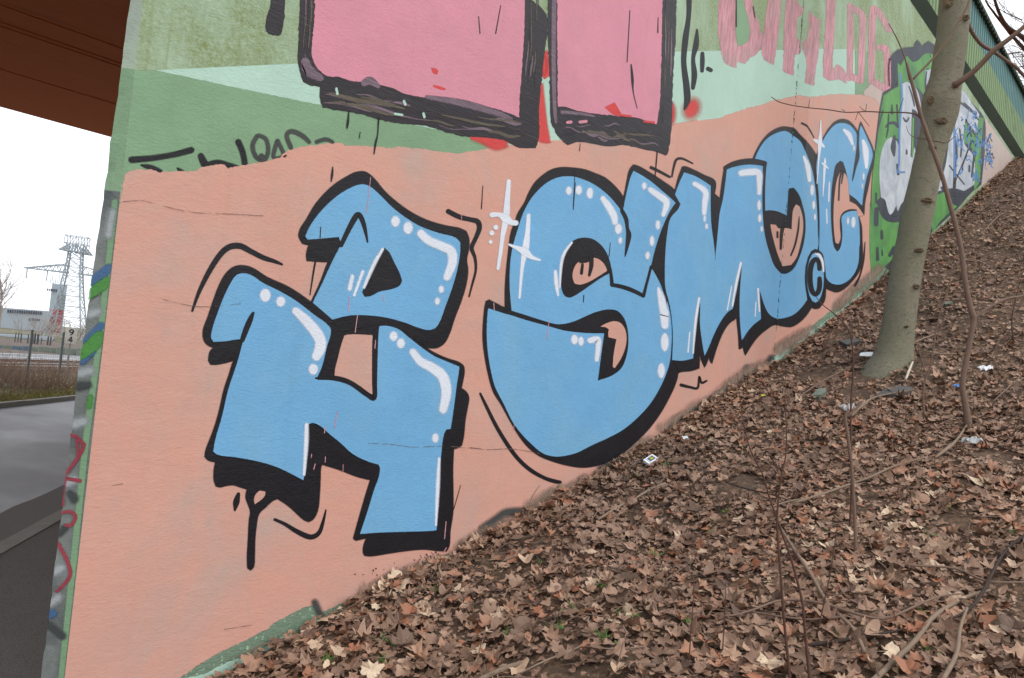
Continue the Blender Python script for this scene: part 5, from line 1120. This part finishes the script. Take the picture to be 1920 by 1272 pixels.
# thin bare shoots rising from the litter
shoots = [('tall thin shoot with a forked top left of the tree foot', [(1593, 1000, 5), (1597, 900, 4), (1595, 771, 3.4), (1600, 692, 3.6), (1597, 640, 3), (1588, 613, 2.4), (1566, 590, 2), (1544, 573, 1.8), (1530, 557, 1.2)], [[(1597, 640, 2), (1598, 610, 1.6), (1594, 585, 1)], [(1600, 692, 2), (1580, 668, 1.5), (1560, 660, 1)]], 'twigd'),
          ('upright brown shoot just left of the sapling foot', [(1604, 1044, 7), (1604, 1010, 6.4), (1601, 943, 6), (1597, 877, 6), (1590, 820, 6), (1585, 785, 6), (1590, 770, 5)], [[(1588, 782, 5), (1604, 768, 5), (1618, 752, 4)], [(1601, 908, 3), (1580, 893, 2.4), (1545, 886, 1.6)]], 'twig'),
          ('dark straight shoot at the lower right foreground', [(1482, 1290, 6), (1478, 1240, 5.6), (1470, 1163, 5.2), (1464, 1080, 4.6), (1457, 980, 4), (1464, 900, 3.2), (1474, 850, 2.6), (1474, 795, 2.2), (1472, 740, 1.6), (1474, 690, 1)], [], 'twigd'),
          ('long curving shoot reaching up toward the wall', [(1520, 1290, 6), (1515, 1240, 6), (1509, 1180, 5.4), (1505, 1133, 5), (1487, 1060, 4.6), (1470, 1010, 4.4), (1459, 978, 4), (1443, 934, 3.6), (1430, 890, 3.2), (1408, 846, 2.8), (1396, 802, 2.2), (1388, 752, 1.6), (1382, 700, 1)], [], 'twigd'),
          ('thin shoot right of the dark foreground shoots', [(1530, 1200, 3), (1545, 1130, 2.8), (1556, 1080, 2.6), (1562, 1040, 2.2), (1568, 1000, 1.8), (1572, 975, 1.2)], [[(1562, 1040, 2), (1585, 1060, 1.8), (1595, 1110, 1.6)]], 'twigd'),
          ('slanting shoot beside the fallen branch on the right', [(1736, 792, 5), (1731, 760, 4), (1733, 720, 3.4), (1744, 690, 3), (1752, 640, 2.8), (1762, 590, 2.4), (1778, 540, 2), (1786, 500, 1.4)], [[(1735, 700, 2.6), (1725, 665, 2), (1718, 640, 1.2)], [(1733, 735, 3), (1715, 765, 3), (1706, 800, 2)]], 'twig'),
          ('short shoot low at the picture centre bottom', [(1290, 1262, 2.6), (1296, 1180, 2.2), (1300, 1120, 1.8), (1302, 1080, 1.2)], [], 'twigd'),
          ('short shoot right of the centre bottom one', [(1354, 1240, 2.4), (1357, 1180, 2.2), (1360, 1130, 1.8), (1361, 1095, 1.2)], [], 'twigd'),
          ('thin dark shoot at the far right edge', [(1900, 640, 3), (1897, 600, 2.4), (1905, 560, 2), (1915, 520, 1.4)], [], 'twigd'),
          ('low shoot under the letter C', [(1632, 560, 2), (1660, 510, 1.8), (1680, 478, 1.4)], [], 'twigd'),
          ('pale dry stalk against the wall under the S', [(988, 985, 2.6), (992, 960, 2), (996, 935, 1.6), (1012, 910, 1)], [], 'stick'),
          ('pale dry stalk near the foot of the lower blue letter', [(772, 1075, 2), (773, 1055, 1.6), (773, 1040, 1)], [], 'stick')]
for lb, L, kids, mk in shoots:
    g0 = on_ground(L[0][0], L[0][1]); d0 = depth_of(g0); o = tag(empty('bare_shoot', tuple(g0)), lb, 'shoot', 'bare shoots growing from the leaf litter')
    L2 = [L[0]]+list(L[1:]); wood(L2, d0, M[mk], 'stem', o, nseg=6)
    for kd_ in kids: wood(kd_, d0, M[mk], 'twig', o, nseg=5)
# fallen sticks lying on the litter
def lying(L, m, label, lift=.03, name='fallen_stick', wob=.012):
    P_ = []
    for i, t in enumerate(L):
        p = on_ground(t[0], t[1], lift+random.uniform(0, wob)); P_.append(np.append(p, t[2]*.39*depth_of(p)/FOC))
    S_ = spline(P_, 4); b = MB(); b.tube([s[:3] for s in S_], [s[3] for s in S_], 8, jit=.07); o = b.build(name, m, None, smooth=True)
    return tag(o, label, 'stick', 'fallen sticks on the leaf litter')
G_ = lambda L: px('G', L)
lying(G_([(1060, 900, 46), (1200, 770, 42), (1320, 650, 38), (1400, 540, 36), (1500, 470, 32), (1620, 410, 28), (1730, 380, 20)]), M['stick'], 'thick curved fallen branch at the lower right corner')
lying(G_([(545, 20, 12), (620, 140, 22), (720, 290, 26), (800, 430, 28), (870, 510, 28), (960, 600, 30), (1025, 730, 30)]), M['stick'], 'pale crooked stick slanting down right of the dark shoots', .04)
lying(G_([(200, 520, 10), (280, 522, 12), (400, 490, 16), (520, 445, 18), (650, 435, 20), (800, 460, 20), (960, 510, 20), (1100, 540, 20), (1200, 520, 18), (1330, 460, 16), (1450, 415, 14), (1580, 400, 10)]), M['twig'], 'long wavy stick crossing the lower right litter', .06)
lying(G_([(200, 492, 8), (400, 505, 14), (560, 530, 14), (700, 545, 14), (840, 535, 12), (920, 530, 8)]), M['twig'], 'thin stick just below the long wavy one', .04)
lying(G_([(1460, 890, 34), (1540, 740, 32), (1560, 600, 28), (1600, 480, 20)]), M['stick'], 'pale stick rising from the bottom edge near the right corner', .05)
lying(G_([(560, 700, 20), (700, 690, 26), (850, 670, 28), (1050, 640, 26), (1240, 600, 18)]), M['drk'], 'dark damp stick below the crooked pale one')
lying(px('K', [(330, 1285, 40), (500, 1210, 44), (650, 1162, 36)]), M['stick'], 'thick pale stick at the bottom edge below the middle')
lying(px('K', [(1150, 1165, 34), (1300, 1186, 40), (1470, 1190, 36)]), M['twig'], 'short stout brown stick at the bottom middle')
lying(px('K', [(1100, 255, 16), (1200, 190, 26), (1270, 150, 18)]), M['stick'], 'short stick lying down-slope of the cigarette pack')
lying(px('K', [(1320, 130, 14), (1420, 70, 24), (1530, 25, 28)]), M['stick'], 'stick just below the cigarette pack')
lying(px('K', [(560, 360, 10), (640, 430, 16), (780, 560, 10)]), M['drk'], 'dark thin stick near the wall foot below the S')
lying(px('K', [(490, 520, 16), (560, 490, 22), (640, 470, 14)]), M['stick'], 'short stick beside the wall foot right of the lower letter')
lying(px('K', [(0, 640, 14), (120, 632, 20), (250, 610, 10)]), M['drk'], 'dark stick beside the wall foot under the lower letter')
lying(px('K', [(600, 1240, 10), (760, 1160, 18), (900, 1110, 18), (1000, 1070, 14), (1200, 1085, 14), (1400, 1070, 8)]), M['stick'], 'long thin bent stick at the bottom left of the litter')
lying(px('H', [(-60, 650, 20), (0, 635, 22), (200, 570, 26), (400, 500, 26), (600, 430, 26), (800, 340, 22), (1065, 262, 14)]), M['stick'], 'long straight stick crossing behind the upright shoot', .06)
lying(px('H', [(1150, 265, 24), (1250, 190, 40), (1330, 120, 30), (1420, -10, 20)]), M['stick'], 'stick leaning toward the sapling foot', .04)
lying(px('I', [(0, 830, 14), (200, 700, 20), (400, 600, 20), (640, 505, 14)]), M['twig'], 'stick lying behind the tree foot on the left')
lying(px('I', [(960, 380, 14), (1080, 330, 20), (1200, 290, 12)]), M['stick'], 'short stick to the right of the tree trunk')
lying(px('I', [(1020, 440, 12), (1180, 470, 20), (1330, 470, 16)]), M['stick'], 'horizontal stick right of the tree foot')
lying(px('I', [(440, 1000, 26), (520, 920, 30), (640, 840, 22), (900, 790, 14), (1010, 770, 10)]), M['stick'], 'forked grey stick below the tree foot', .05)
lying(px('I', [(1640, 880, 8), (1760, 770, 12), (1900, 640, 16)]), M['stick'], 'pale stick at the right edge beside the white scrap')
lying(px('I', [(900, 690, 22), (930, 610, 28), (960, 540, 20)]), mat('bleached_wood', (196, 188, 168), .8, .15), 'bleached white stick leaning at the tree foot', .06)
lying(px('J', [(1180, 745, 14), (1350, 800, 18), (1560, 850, 14), (1720, 900, 10)]), M['drk'], 'thin dark stick crossing below the curving shoot', .05)
lying(px('J', [(1560, 960, 16), (1720, 910, 20), (1900, 880, 18), (1960, 850, 14)]), M['stick'], 'pale stick below the shoots right of centre', .05)
lying(px('p', [(1775, 1165, 5), (1830, 1130, 8), (1880, 1040, 7), (1925, 1000, 6)]), M['drk'], 'dark curved stick near the right edge', .05)
lying(px('p', [(1700, 1060, 5), (1790, 1066, 6), (1850, 1090, 6), (1925, 1092, 5)]), M['twig'], 'thin stick lying level near the right edge', .05)
lying(px('p', [(1880, 60+340, 2), (1862, 415, 2.4), (1840, 440, 2.4)]), M['stick'], 'small pale twig high on the slope near the right edge')
# heap of small twigs among the leaves
m_ = MB(); rg = random.Random(11)
for i in range(1100):
    X = 1.3+(rg.random()**1.7)*12; Y = rg.uniform(-.8, 2.93); z = float(ground_z(X, Y))+rg.uniform(.02, .06); a = rg.uniform(0, 6.28); L = rg.uniform(.05, .32); r = rg.uniform(.001, .003)
    a2 = a+rg.uniform(-.5, .5); s_ = .4 if 3 < X else .15
    p0 = (X, Y, z); p1 = (X+math.cos(a)*L/2, Y+math.sin(a)*L/2, 0); p2 = (p1[0]+math.cos(a2)*L/2, p1[1]+math.sin(a2)*L/2, 0)
    p1 = (p1[0], min(p1[1], 2.97), float(ground_z(p1[0], p1[1]))+rg.uniform(.02, .07)); p2 = (p2[0], min(p2[1], 2.97), float(ground_z(p2[0], p2[1]))+rg.uniform(.02, .06))
    m_.tube([p0, p1, p2], [r, r, r*.6], 4, cap=False)
tag(m_.build('twig_litter', M['twig'], bank), kind='stuff')
# ------------------------------------------------------------------ leaf litter
LEAF_STOPS = [(0.0, lin((84, 64, 51))), (.16, lin((110, 85, 69))), (.34, lin((135, 106, 86))), (.5, lin((154, 122, 101))), (.62, lin((170, 138, 115))), (.72, lin((160, 102, 72))), (.84, lin((188, 157, 131))), (1.0, lin((216, 193, 164)))]
def leaf_mat(name, attr):
    n = N(name)
    if attr: f = n.attr('tint')
    else:
        oi = n.t.nodes.new('ShaderNodeObjectInfo'); f = oi.outputs['Random']
    c = n.ramp(f, LEAF_STOPS); b = n.noise(28, 5, .7)
    c = n.mix(n.ramp(b, [(.42, 0.0), (.66, .75)]), c, n.mix(.5, c, lin((126, 100, 84)), 'MIX')); c = n.mix(n.ramp(n.noise(95, 3), [(.6, 0.0), (.75, .35)]), c, lin((108, 86, 72)))
    n.color(c); n.rough(.55); n.p.inputs['Specular IOR Level'].default_value = .35; n.bump(n.noise(60, 4), .5, .004)
    return n.m
M['leaf'] = leaf_mat('dry_brown_leaf', False); M['leafs'] = leaf_mat('dry_leaf_litter', True)
def leaf_shape(kind, rs):
    if kind == 'maple':
        rd = [(-90, .16), (-62, .68), (-44, .62), (-22, .84), (-8, .80), (4, .68), (20, .84), (36, .92), (54, .70), (72, .84), (90, 1.02), (108, .84), (126, .70), (144, .92), (160, .84), (176, .68), (188, .80), (202, .84), (224, .62), (242, .68)]
    elif kind == 'oval':
        rd = [(a, .36/math.sqrt((math.cos(math.radians(a))/1.05)**2*1.0+(math.sin(math.radians(a))/2.2)**2)*.95) for a in range(-90, 270, 36)]
    else:
        rd = [(a, rs.uniform(.35, .95)) for a in range(-90, 270, 51)]
    cu, cv, tw, ph = rs.uniform(-.5, .9), rs.uniform(-.7, .7), rs.uniform(-.5, .5), rs.uniform(0, 6)
    if kind == 'maple' and rs.random() < .4: cu *= 2.2; cv = rs.uniform(.6, 1.8); tw *= 1.8
    vs = [(0, 0, 0)]
    def zz(x, y): return cu*x*x*.8 + cv*y*y*.5 + tw*x*y + .12*math.sin(4*x+ph)*math.cos(3.4*y+ph) + abs(x)*rs.uniform(.05, .22)
    inner = []; outer = []
    for a, r in rd:
        a = math.radians(a+rs.uniform(-4, 4)); r *= rs.uniform(.72, 1.12) if rs.random() > .12 else .5; x, y = r*math.cos(a), r*math.sin(a); outer.append((x*.5, y*.5, zz(x, y)*.5))
    k = len(outer)
    if kind != 'bit':
        mid = [(x*.5, y*.5, z*.42+rs.uniform(-.02, .03)) for x, y, z in outer[::2]]; m2 = len(mid); vs += mid+outer
        fs = [(0, i+1, (i+1) % m2+1) for i in range(m2)]
        for i in range(k):
            a, b = m2+1+i, m2+1+(i+1) % k; j = i//2
            fs.append((j+1, a, b)) if i % 2 == 0 else fs.extend([(j+1, a, b), (j+1, b, (j+1) % m2+1)])
    else:
        vs += outer; fs = [(0, i+1, (i+1) % k+1) for i in range(k)]
    if kind == 'maple':   # the stalk
        b = len(vs); vs += [(-.012, -.08, 0), (.012, -.08, 0), (0, -.55, .06*rs.uniform(-1, 1))]; fs.append((b, b+1, b+2))
    return np.array(vs), fs
shapes = [leaf_shape('maple', random.Random(i)) for i in range(12)]+[leaf_shape('oval', random.Random(40+i)) for i in range(4)]+[leaf_shape('bit', random.Random(60+i)) for i in range(6)]
def slope_axes(X, Y):
    e = .05; gx_ = (float(ground_z(X+e, Y))-float(ground_z(X-e, Y)))/(2*e); gy_ = (float(ground_z(X, Y+e))-float(ground_z(X, Y-e)))/(2*e); nn_ = np.array((-gx_, -gy_, 1.0)); return nn_/np.linalg.norm(nn_)
def leaf_frame(X, Y, tilt):
    nz = slope_axes(X, Y)+rng.normal(0, tilt, 3); nz /= np.linalg.norm(nz); t = rng.normal(0, 1, 3); t -= nz*np.dot(t, nz); t /= np.linalg.norm(t); return np.stack([t, np.cross(nz, t), nz], 1)
bare = [(px('I', [(130, 680)])[0], .16), (px('I', [(560, 690)])[0], .14), (px('I', [(1100, 540)])[0], .10), ((1400, 905), .12), ((1365, 920), .10), ((1710, 640), .10), ((1880, 860), .12), ((1790, 985), .1), ((1600, 740), .12)]
bare = [(on_ground(*p), r) for p, r in bare]
def in_bare(X, Y): return any((X-b[0])**2+(Y-b[1])**2 < r*r for b, r in bare)
V_, F_, T_ = [], [], []; nv = 0
def patch(X, Y):   # how thickly and in what tone the litter lies here
    return .5+.5*math.sin(1.7*X+.6)*math.cos(2.3*Y+1.1+.5*X)
def add_leaf(X, Y, size, kind, lift, tilt, tint):
    global nv
    s, fs = kind; R = leaf_frame(X, Y, tilt); p = np.array((X, Y, float(ground_z(X, Y))+lift)); v = (s*size)@R.T+p
    over = v[:, 1].max()-(2.985 if X < 7 else 2.91)
    if over > 0: v[:, 1] -= over
    V_.append(v); F_.extend([(a+nv, b+nv, c+nv) for a, b, c in fs]); T_.append(np.full(len(v), tint)); nv += len(v)
N1, N2, N3, N4 = 46000, 36000, 3500, 4500
cnt = 0
while cnt < N1+N2+N3+N4:
    if cnt < N1: X = rng.uniform(1.0, 6.5); Y = rng.uniform(-.9, 2.99)
    elif cnt < N1+N2: X = 6.5+rng.random()**1.25*15; Y = rng.uniform(-.4, 2.99)
    elif cnt < N1+N2+N3: X = rng.uniform(-2, 18); Y = rng.uniform(-6, -.4)
    else: X = 2.5+rng.random()**1.4*13; Y = 2.97-abs(rng.normal(0, .09))
    cnt += 1
    if in_bare(X, Y) and rng.random() < .93: continue
    if math.sin(2.9*X+4.1*Y)+math.sin(5.3*X-3.7*Y+1)+math.sin(1.3*X+6.1*Y) > 1.55 and rng.random() < .6: continue
    q = rng.random()
    pile = cnt >= N1+N2+N3
    kd_ = shapes[rng.integers(0, 12)] if q < .24 else shapes[12+rng.integers(0, 4)] if q < .31 else shapes[16+rng.integers(0, 6)]
    size = (rng.uniform(.035, .10) if rng.random() < .9 else rng.uniform(.09, .135)) if q < .24 else rng.uniform(.04, .08) if q < .31 else rng.uniform(.012, .06)
    low = q >= .31
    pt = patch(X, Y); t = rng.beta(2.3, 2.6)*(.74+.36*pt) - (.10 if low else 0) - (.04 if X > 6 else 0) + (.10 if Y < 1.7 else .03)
    add_leaf(X, Y, size, kd_, rng.uniform(0, .034) if low else rng.uniform(.004, .038)+(rng.uniform(0, .035)*(Y > 2.85) if pile else 0), (.12 if rng.random() < .72 else .55) if not low else (.15 if rng.random() < .7 else .5), float(np.clip(t, 0, 1)))
VV = np.concatenate(V_); TT = np.concatenate(T_)
me = bpy.data.meshes.new('leaf_litter'); me.vertices.add(len(VV)); me.vertices.foreach_set('co', VV.astype(np.float32).ravel())
FF = np.array(F_, np.int32); me.loops.add(FF.size); me.loops.foreach_set('vertex_index', FF.ravel()); me.polygons.add(len(FF)); me.polygons.foreach_set('loop_start', np.arange(0, FF.size, 3, dtype=np.int32)); me.update(calc_edges=True)
at = me.attributes.new('tint', 'FLOAT', 'POINT'); at.data.foreach_set('value', TT.astype(np.float32)); me.materials.append(M['leafs'])
o = bpy.data.objects.new('leaf_litter', me); COL.objects.link(o); o.parent = bank; o.matrix_parent_inverse = Matrix(); tag(o, 'thick litter of dry brown maple leaves', kind='stuff')
# the nearest, largest leaves one by one
protos = []
for i, (s, fs) in enumerate(shapes[:12]+shapes[12:14]):
    me = bpy.data.meshes.new('leaf'); me.from_pydata([tuple(v) for v in s], [], fs); me.update(); me.materials.append(M['leaf']); protos.append(me)
k = 0; rs = random.Random(21)
while k < 240:
    x = rs.uniform(560, 1930); y = rs.uniform(860, 1280)
    if y < 1272-(x-400)*.62+20: continue
    if rs.random() > (y-780)/500: continue
    p = on_ground(x, y)
    if p[1] > 2.8 or p[0] < .9: continue
    o = bpy.data.objects.new('leaf', protos[rs.randrange(len(protos))]); COL.objects.link(o); R = leaf_frame(p[0], p[1], .16 if rs.random() < .7 else .5); s = rs.uniform(.07, .13)
    mt = Matrix([[R[r][c]*s for c in range(3)]+[0] for r in range(3)]+[[0, 0, 0, 1]]); mt.translation = Vector(p)+Vector((0, 0, rs.uniform(.03, .045))); o.parent = bank; o.matrix_parent_inverse = Matrix(); o.matrix_basis = mt; k += 1
# small green sprouts and grass
n = N('fresh_green'); n.color(n.mix(n.noise(40), lin((96, 128, 56)), lin((62, 92, 44)))); n.rough(.7); M['sprout'] = n.m
m_ = MB(); rg = random.Random(4)
spots = [(1736, 590, 18), (1738, 575, 14), (1822, 600, 8), (1852, 618, 16), (1720, 497, 16), (1750, 505, 12), (1620, 700, 8), (1800, 690, 10), (1575, 833, 10), (1125, 1112, 14), (1070, 1155, 14), (1040, 1190, 14), (1130, 1210, 16), (1165, 1170, 8), (1190, 1170, 8), (815, 1120, 10), (615, 1255, 14), (720, 1215, 16), (720, 1255, 10), (950, 1205, 10), (1285, 1180, 8), (1355, 970, 8), (1340, 990, 8), (1190, 905, 8), (1250, 880, 8), (1740, 1015, 10), (1780, 965, 6), (1730, 1165, 10), (1735, 1235, 12), (1890, 1010, 10), (1545, 1005, 8), (1580, 1215, 10), (1920, 1190, 10), (1915, 765, 10), (1900, 470, 16), (1870, 440, 12), (1840, 690, 8), (1330, 1010, 6), (1380, 700, 4), (1230, 1050, 10), (1010, 1068, 6)]
for x, y, s in spots:
    p = on_ground(x, y); d = depth_of(p)
    for i in range(int(5+s*1.4)):
        c = p+np.array((rg.gauss(0, s*.4*d/FOC), rg.gauss(0, s*.7*d/FOC), 0)); c[2] = float(ground_z(c[0], c[1]))+.035; h = rg.uniform(.015, .04); a = rg.uniform(0, 6.28); w_ = rg.uniform(.003, .009)
        if rg.random() < .5:
            t = c+np.array((math.cos(a)*h, math.sin(a)*h, h)); m_.add([c+(w_*.5, 0, 0), c-(w_*.5, 0, 0), t], [(0, 1, 2)])
        else:
            u_ = np.array((math.cos(a), math.sin(a), .3))*w_*1.5; v_ = np.array((-math.sin(a), math.cos(a), .2))*w_; m_.add([c-u_, c+v_, c+u_, c-v_], [(0, 1, 2, 3)])
tag(m_.build('green_sprouts', M['sprout'], bank), kind='stuff')
# flat stones showing through
M['slate'] = mat('dark_flat_stone', (92, 90, 88), .7, .15); M['slate2'] = mat('greenish_flat_stone', (112, 118, 106), .8, .15)
def stone(pts_px, m, label, h=.012):
    P_ = [on_ground(x, y, .035) for x, y in pts_px]; k = len(P_)
    nrm_ = slope_axes(P_[0][0], P_[0][1]); v = [tuple(p+nrm_*h+rng.normal(0, .003, 3)) for p in P_]+[tuple(p-nrm_*.05) for p in P_]
    tag(mesh_obj('flat_stone', v, [tuple(range(k))]+[(i, i+k, (i+1) % k+k, (i+1) % k) for i in range(k)], m), label, 'stone', 'flat stones showing through the litter')
stone(px('I', [(650, 830), (740, 770), (860, 755), (965, 765), (950, 800), (830, 830)]), M['slate'], 'dark flat slate stone below the tree foot')
stone(px('I', [(95, 830), (150, 780), (225, 765), (225, 805), (160, 835)]), M['slate2'], 'greenish flat stone left of the tree foot')
stone(px('I', [(1220, 50), (1260, 32), (1305, 40), (1250, 58)]), M['slate2'], 'small pale stone right of the trunk up the slope')
stone(px('I', [(330, 370), (480, 345), (520, 370), (400, 400)]), M['slate'], 'dark half-buried stone left of the trunk near the wall')
# ------------------------------------------------------------------ litter
M['paper'] = mat('white_paper', (226, 228, 230), .6, .04); M['bluep'] = mat('blue_plastic', (52, 128, 204), .4, .1); M['yel'] = mat('yellow_print', (196, 186, 70), .6); M['packp'] = mat('dark_print', (84, 92, 104), .6)
n = N('clear_plastic_film'); n.color(lin((176, 178, 178))); n.rough(.25); M['plast'] = n.m
def pack(x, y):
    p = on_ground(x, y, .05); nz = slope_axes(p[0], p[1]); nz = nz+np.array((-.25, -.35, 0)); nz /= np.linalg.norm(nz)
    u = on_ground(x+12, y-6, .05)-on_ground(x-12, y+6, .05); u -= nz*np.dot(u, nz); u /= np.linalg.norm(u); v = np.cross(nz, u)
    e = tag(empty('cigarette_pack', tuple(p)), 'white cigarette pack lying on the leaves near the wall', 'pack')
    b = MB(); b.box(p, (.088, .055, .022), (u, v, nz)); b.build('box', M['paper'], e)
    b = MB(); b.box(p+nz*.0115+u*.006, (.05, .034, .001), (u, v, nz)); b.build('dark_label', M['packp'], e); b = MB(); b.box(p+nz*.0125+u*.010, (.026, .016, .001), (u, v, nz)); b.build('yellow_label', M['yel'], e)
    b = MB(); b.box(p-u*.027+nz*.0005, (.002, .0556, .0226), (u, v, nz)); b.build('lid_line', M['packp'], e)
pack(1220, 863)
def scrap(x, y, wx, wy, m, label, name='paper_scrap', cat='paper', crumple=.25, n_=6, seed=0, group='pale scraps of litter'):
    rs_ = random.Random(seed); p = on_ground(x, y, .055); d = depth_of(p); ux = on_ground(x+wx/2, y-wy*.1, .055)-on_ground(x-wx/2, y+wy*.1, .055); uy = np.cross(slope_axes(p[0], p[1]), ux); uy /= np.linalg.norm(uy); W = np.linalg.norm(ux)
    H_ = wy*d/FOC*2.0; vs = []
    for i in range(n_+1):
        for j in range(n_+1):
            a, b = i/n_-.5, j/n_-.5; sh = 1-.25*rs_.random()*(abs(a) > .4 or abs(b) > .4)
            q = p+ux*a*sh+uy*H_*b*sh+np.array((0, 0, 1))*rs_.uniform(-1, 1)*crumple*W*.35
            vs.append(q)
    k = n_+1; o = mesh_obj(name, vs, [(i*k+j, (i+1)*k+j, (i+1)*k+j+1, i*k+j+1) for i in range(n_) for j in range(n_)], m)
    sm = o.modifiers.new('thickness', 'SOLIDIFY'); sm.thickness = .0012
    tag(o, label, cat, group)
scrap(1625, 664, 30, 9, M['paper'], 'white paper strip just left of the tree trunk', crumple=.12, seed=1)
scrap(1849, 690, 28, 9, M['paper'], 'crumpled white paper right of the sapling', crumple=.3, seed=2)
scrap(1285, 820, 11, 8, M['paper'], 'tiny white scrap above the cigarette pack', crumple=.15, n_=3, seed=3)
scrap(1592, 763, 26, 12, M['plast'], 'crumpled clear wrapper below left of the tree', name='plastic_wrapper', cat='wrapper', crumple=.45, seed=4)
scrap(1822, 826, 34, 10, M['plast'], 'crumpled silvery wrapper at the sapling foot', name='plastic_wrapper', cat='wrapper', crumple=.45, seed=5)
scrap(1795, 723, 10, 10, M['bluep'], 'small bright blue plastic scrap beside the sapling', name='plastic_scrap', cat='plastic', crumple=.3, n_=3, seed=6)
scrap(1431, 741, 8, 5, M['yel'], 'tiny yellow scrap under the long curving shoot tip', crumple=.2, n_=3, seed=7)

# ------------------------------------------------------------------ bare tree on the right whose twigs cross the sky
rg = random.Random(17)
bt = tag(empty('bare_tree', (17.5, .6, 4.9)), 'bare tree up the slope whose dark twigs cross the sky at right', 'tree')
m_ = MB(); m_.tube(spline([(17.5, .6, 4.7), (17.5, .65, 6.5), (17.3, .8, 8.5), (17.1, .9, 11), (17.0, .9, 14)], 4), list(np.interp(range(17), [0, 16], [.16, .05])), 10); m_.build('trunk', M['drk'], bt, smooth=True)
for L in ([(2010, 260, 16), (1960, 140, 12), (1925, 78, 9), (1890, 52, 8), (1876, 30, 6), (1865, 0, 5), (1850, -60, 3)], [(2000, 200, 12), (1935, 110, 8), (1900, 70, 6), (1880, 45, 5), (1862, 22, 4), (1848, 0, 3), (1840, -40, 2)]):
    wood(L, 17.6, M['drk'], 'branch', bt, nseg=6, ddep=-1)
for i in range(26):
    x = rg.uniform(1850, 2000); y = rg.uniform(-60, 190)
    if y < 0 and i % 2: y = rg.uniform(60, 170)
    m_ = MB(); p = at_depth(x+50, y+20, 17+rg.uniform(-1, 1)); dirv = -r0*rg.uniform(.5, 1)+np.array((0, 0, rg.uniform(-.2, .7)))
    branchlets(m_, p, dirv, rg.uniform(.7, 1.2), .014, 3, rg, 5, .6, .1, 3); m_.build('branch', M['drk'], bt, smooth=True)
# far bare tree at the left edge and scrub
ft = tag(empty('bare_tree', tuple(at_depth(0, 640, 75))), 'pale leafless tree at the left edge behind the screens', 'tree')
m_ = MB(); p = at_depth(-8, 640, 75); m_.tube([(p[0], p[1], RZ-.3), (p[0]+.1, p[1], RZ+3)], [.25, .15], 8); m_.build('trunk', M['fartwig'], ft)
for i in range(14):
    m_ = MB(); branchlets(m_, (p[0]+.05, p[1], RZ+1.2+i*.3), (rg.uniform(-1, 1), rg.uniform(-1, 1), rg.uniform(.5, 1.6)), rg.uniform(2.6, 3.6), .05, 3, rg, 5, .6, .3, 4); m_.build('branch', M['fartwig'], ft)
def bush(x, y, d, h, n_, m, label, seed, name='bare_bush', group='leafless bushes by the railway', spread=.7, r=.012):
    rg_ = random.Random(seed); p = at_depth(x, y, d); e = tag(empty(name, (p[0], p[1], RZ)), label, 'bush', group); m_ = MB()
    for i in range(n_):
        branchlets(m_, (p[0]+rg_.gauss(0, h*.25), p[1]+rg_.gauss(0, h*.25), RZ), (rg_.gauss(0, spread), rg_.gauss(0, spread), 1), h*rg_.uniform(.5, .8), r, 2, rg_, 4, .7, .2, 4)
    m_.build('stems', m, e)
M['scrub'] = mat('brown_scrub', (178, 154, 136), .9)
for i, (x, d, h, lb) in enumerate(((6, 20, .9, 'brown leafless bush at the left edge by the fence'), (30, 20.5, .7, 'low brown bush left of the first fence post'), (68, 21, .6, 'low brown bush right of the first fence post'), (90, 21, .5, 'low brown bush between the two fence posts'), (125, 21.5, .6, 'low brown bush beside the number sign pole'), (-30, 20, 1.0, 'brown bush beyond the left picture edge'))):
    bush(x, 720, d, h, 16, M['scrub'], lb, 50+i)
for i, (x, d, h, lb) in enumerate(((60, 110, 4.2, 'pale bare tree in front of the office building'), (85, 110, 4.0, 'pale bare tree before the red building'), (128, 100, 4.5, 'brownish bare tree behind the number sign'))):
    bush(x, 640, d, h, 14, M['fartwig'], lb, 70+i, name='bare_tree', group='pale bare trees before the far buildings', r=.05)
# grass on the verge
n = N('mossy_verge_grass'); n.color(n.mix(n.noise(3, 5), lin((168, 172, 92)), lin((170, 152, 112)))); n.rough(.9); M['vgrass'] = n.m
m_ = MB()
for i in range(9000):
    t = rg.uniform(-7, 9); s = abs(rg.gauss(0, .8))+.18; q = np.array(line(fA, fd, t))+fn*s; h = rg.uniform(.015, .07); a = rg.uniform(0, 6.28)
    z = RZ+.03; m_.add([(q[0]-.015*math.cos(a), q[1]-.015*math.sin(a), z), (q[0]+.015*math.cos(a), q[1]+.015*math.sin(a), z), (q[0]+rg.gauss(0, .04), q[1]+rg.gauss(0, .04), z+h)], [(0, 1, 2)])
tag(m_.build('verge_grass', M['vgrass']), 'low mossy grass along the verge', kind='stuff')
m_ = MB()
for i in range(2600):
    t = rg.uniform(-7, 12); s = rg.uniform(.9, 7); q = np.array(line(fA, fd, t))+fn*s; h = rg.uniform(.15, .75)*(1 if s < 4 else .6); z = RZ+.02; k1 = (q[0]+rg.gauss(0, h*.25), q[1]+rg.gauss(0, h*.25), z+h*.6)
    m_.tube([(q[0], q[1], z), k1, (k1[0]+rg.gauss(0, h*.3), k1[1]+rg.gauss(0, h*.3), z+h)], [.006, .005, .003], 3, cap=False)
tag(m_.build('dry_brush', M['scrub']), 'thin brown dry brush between the road verge and the tracks', kind='stuff')
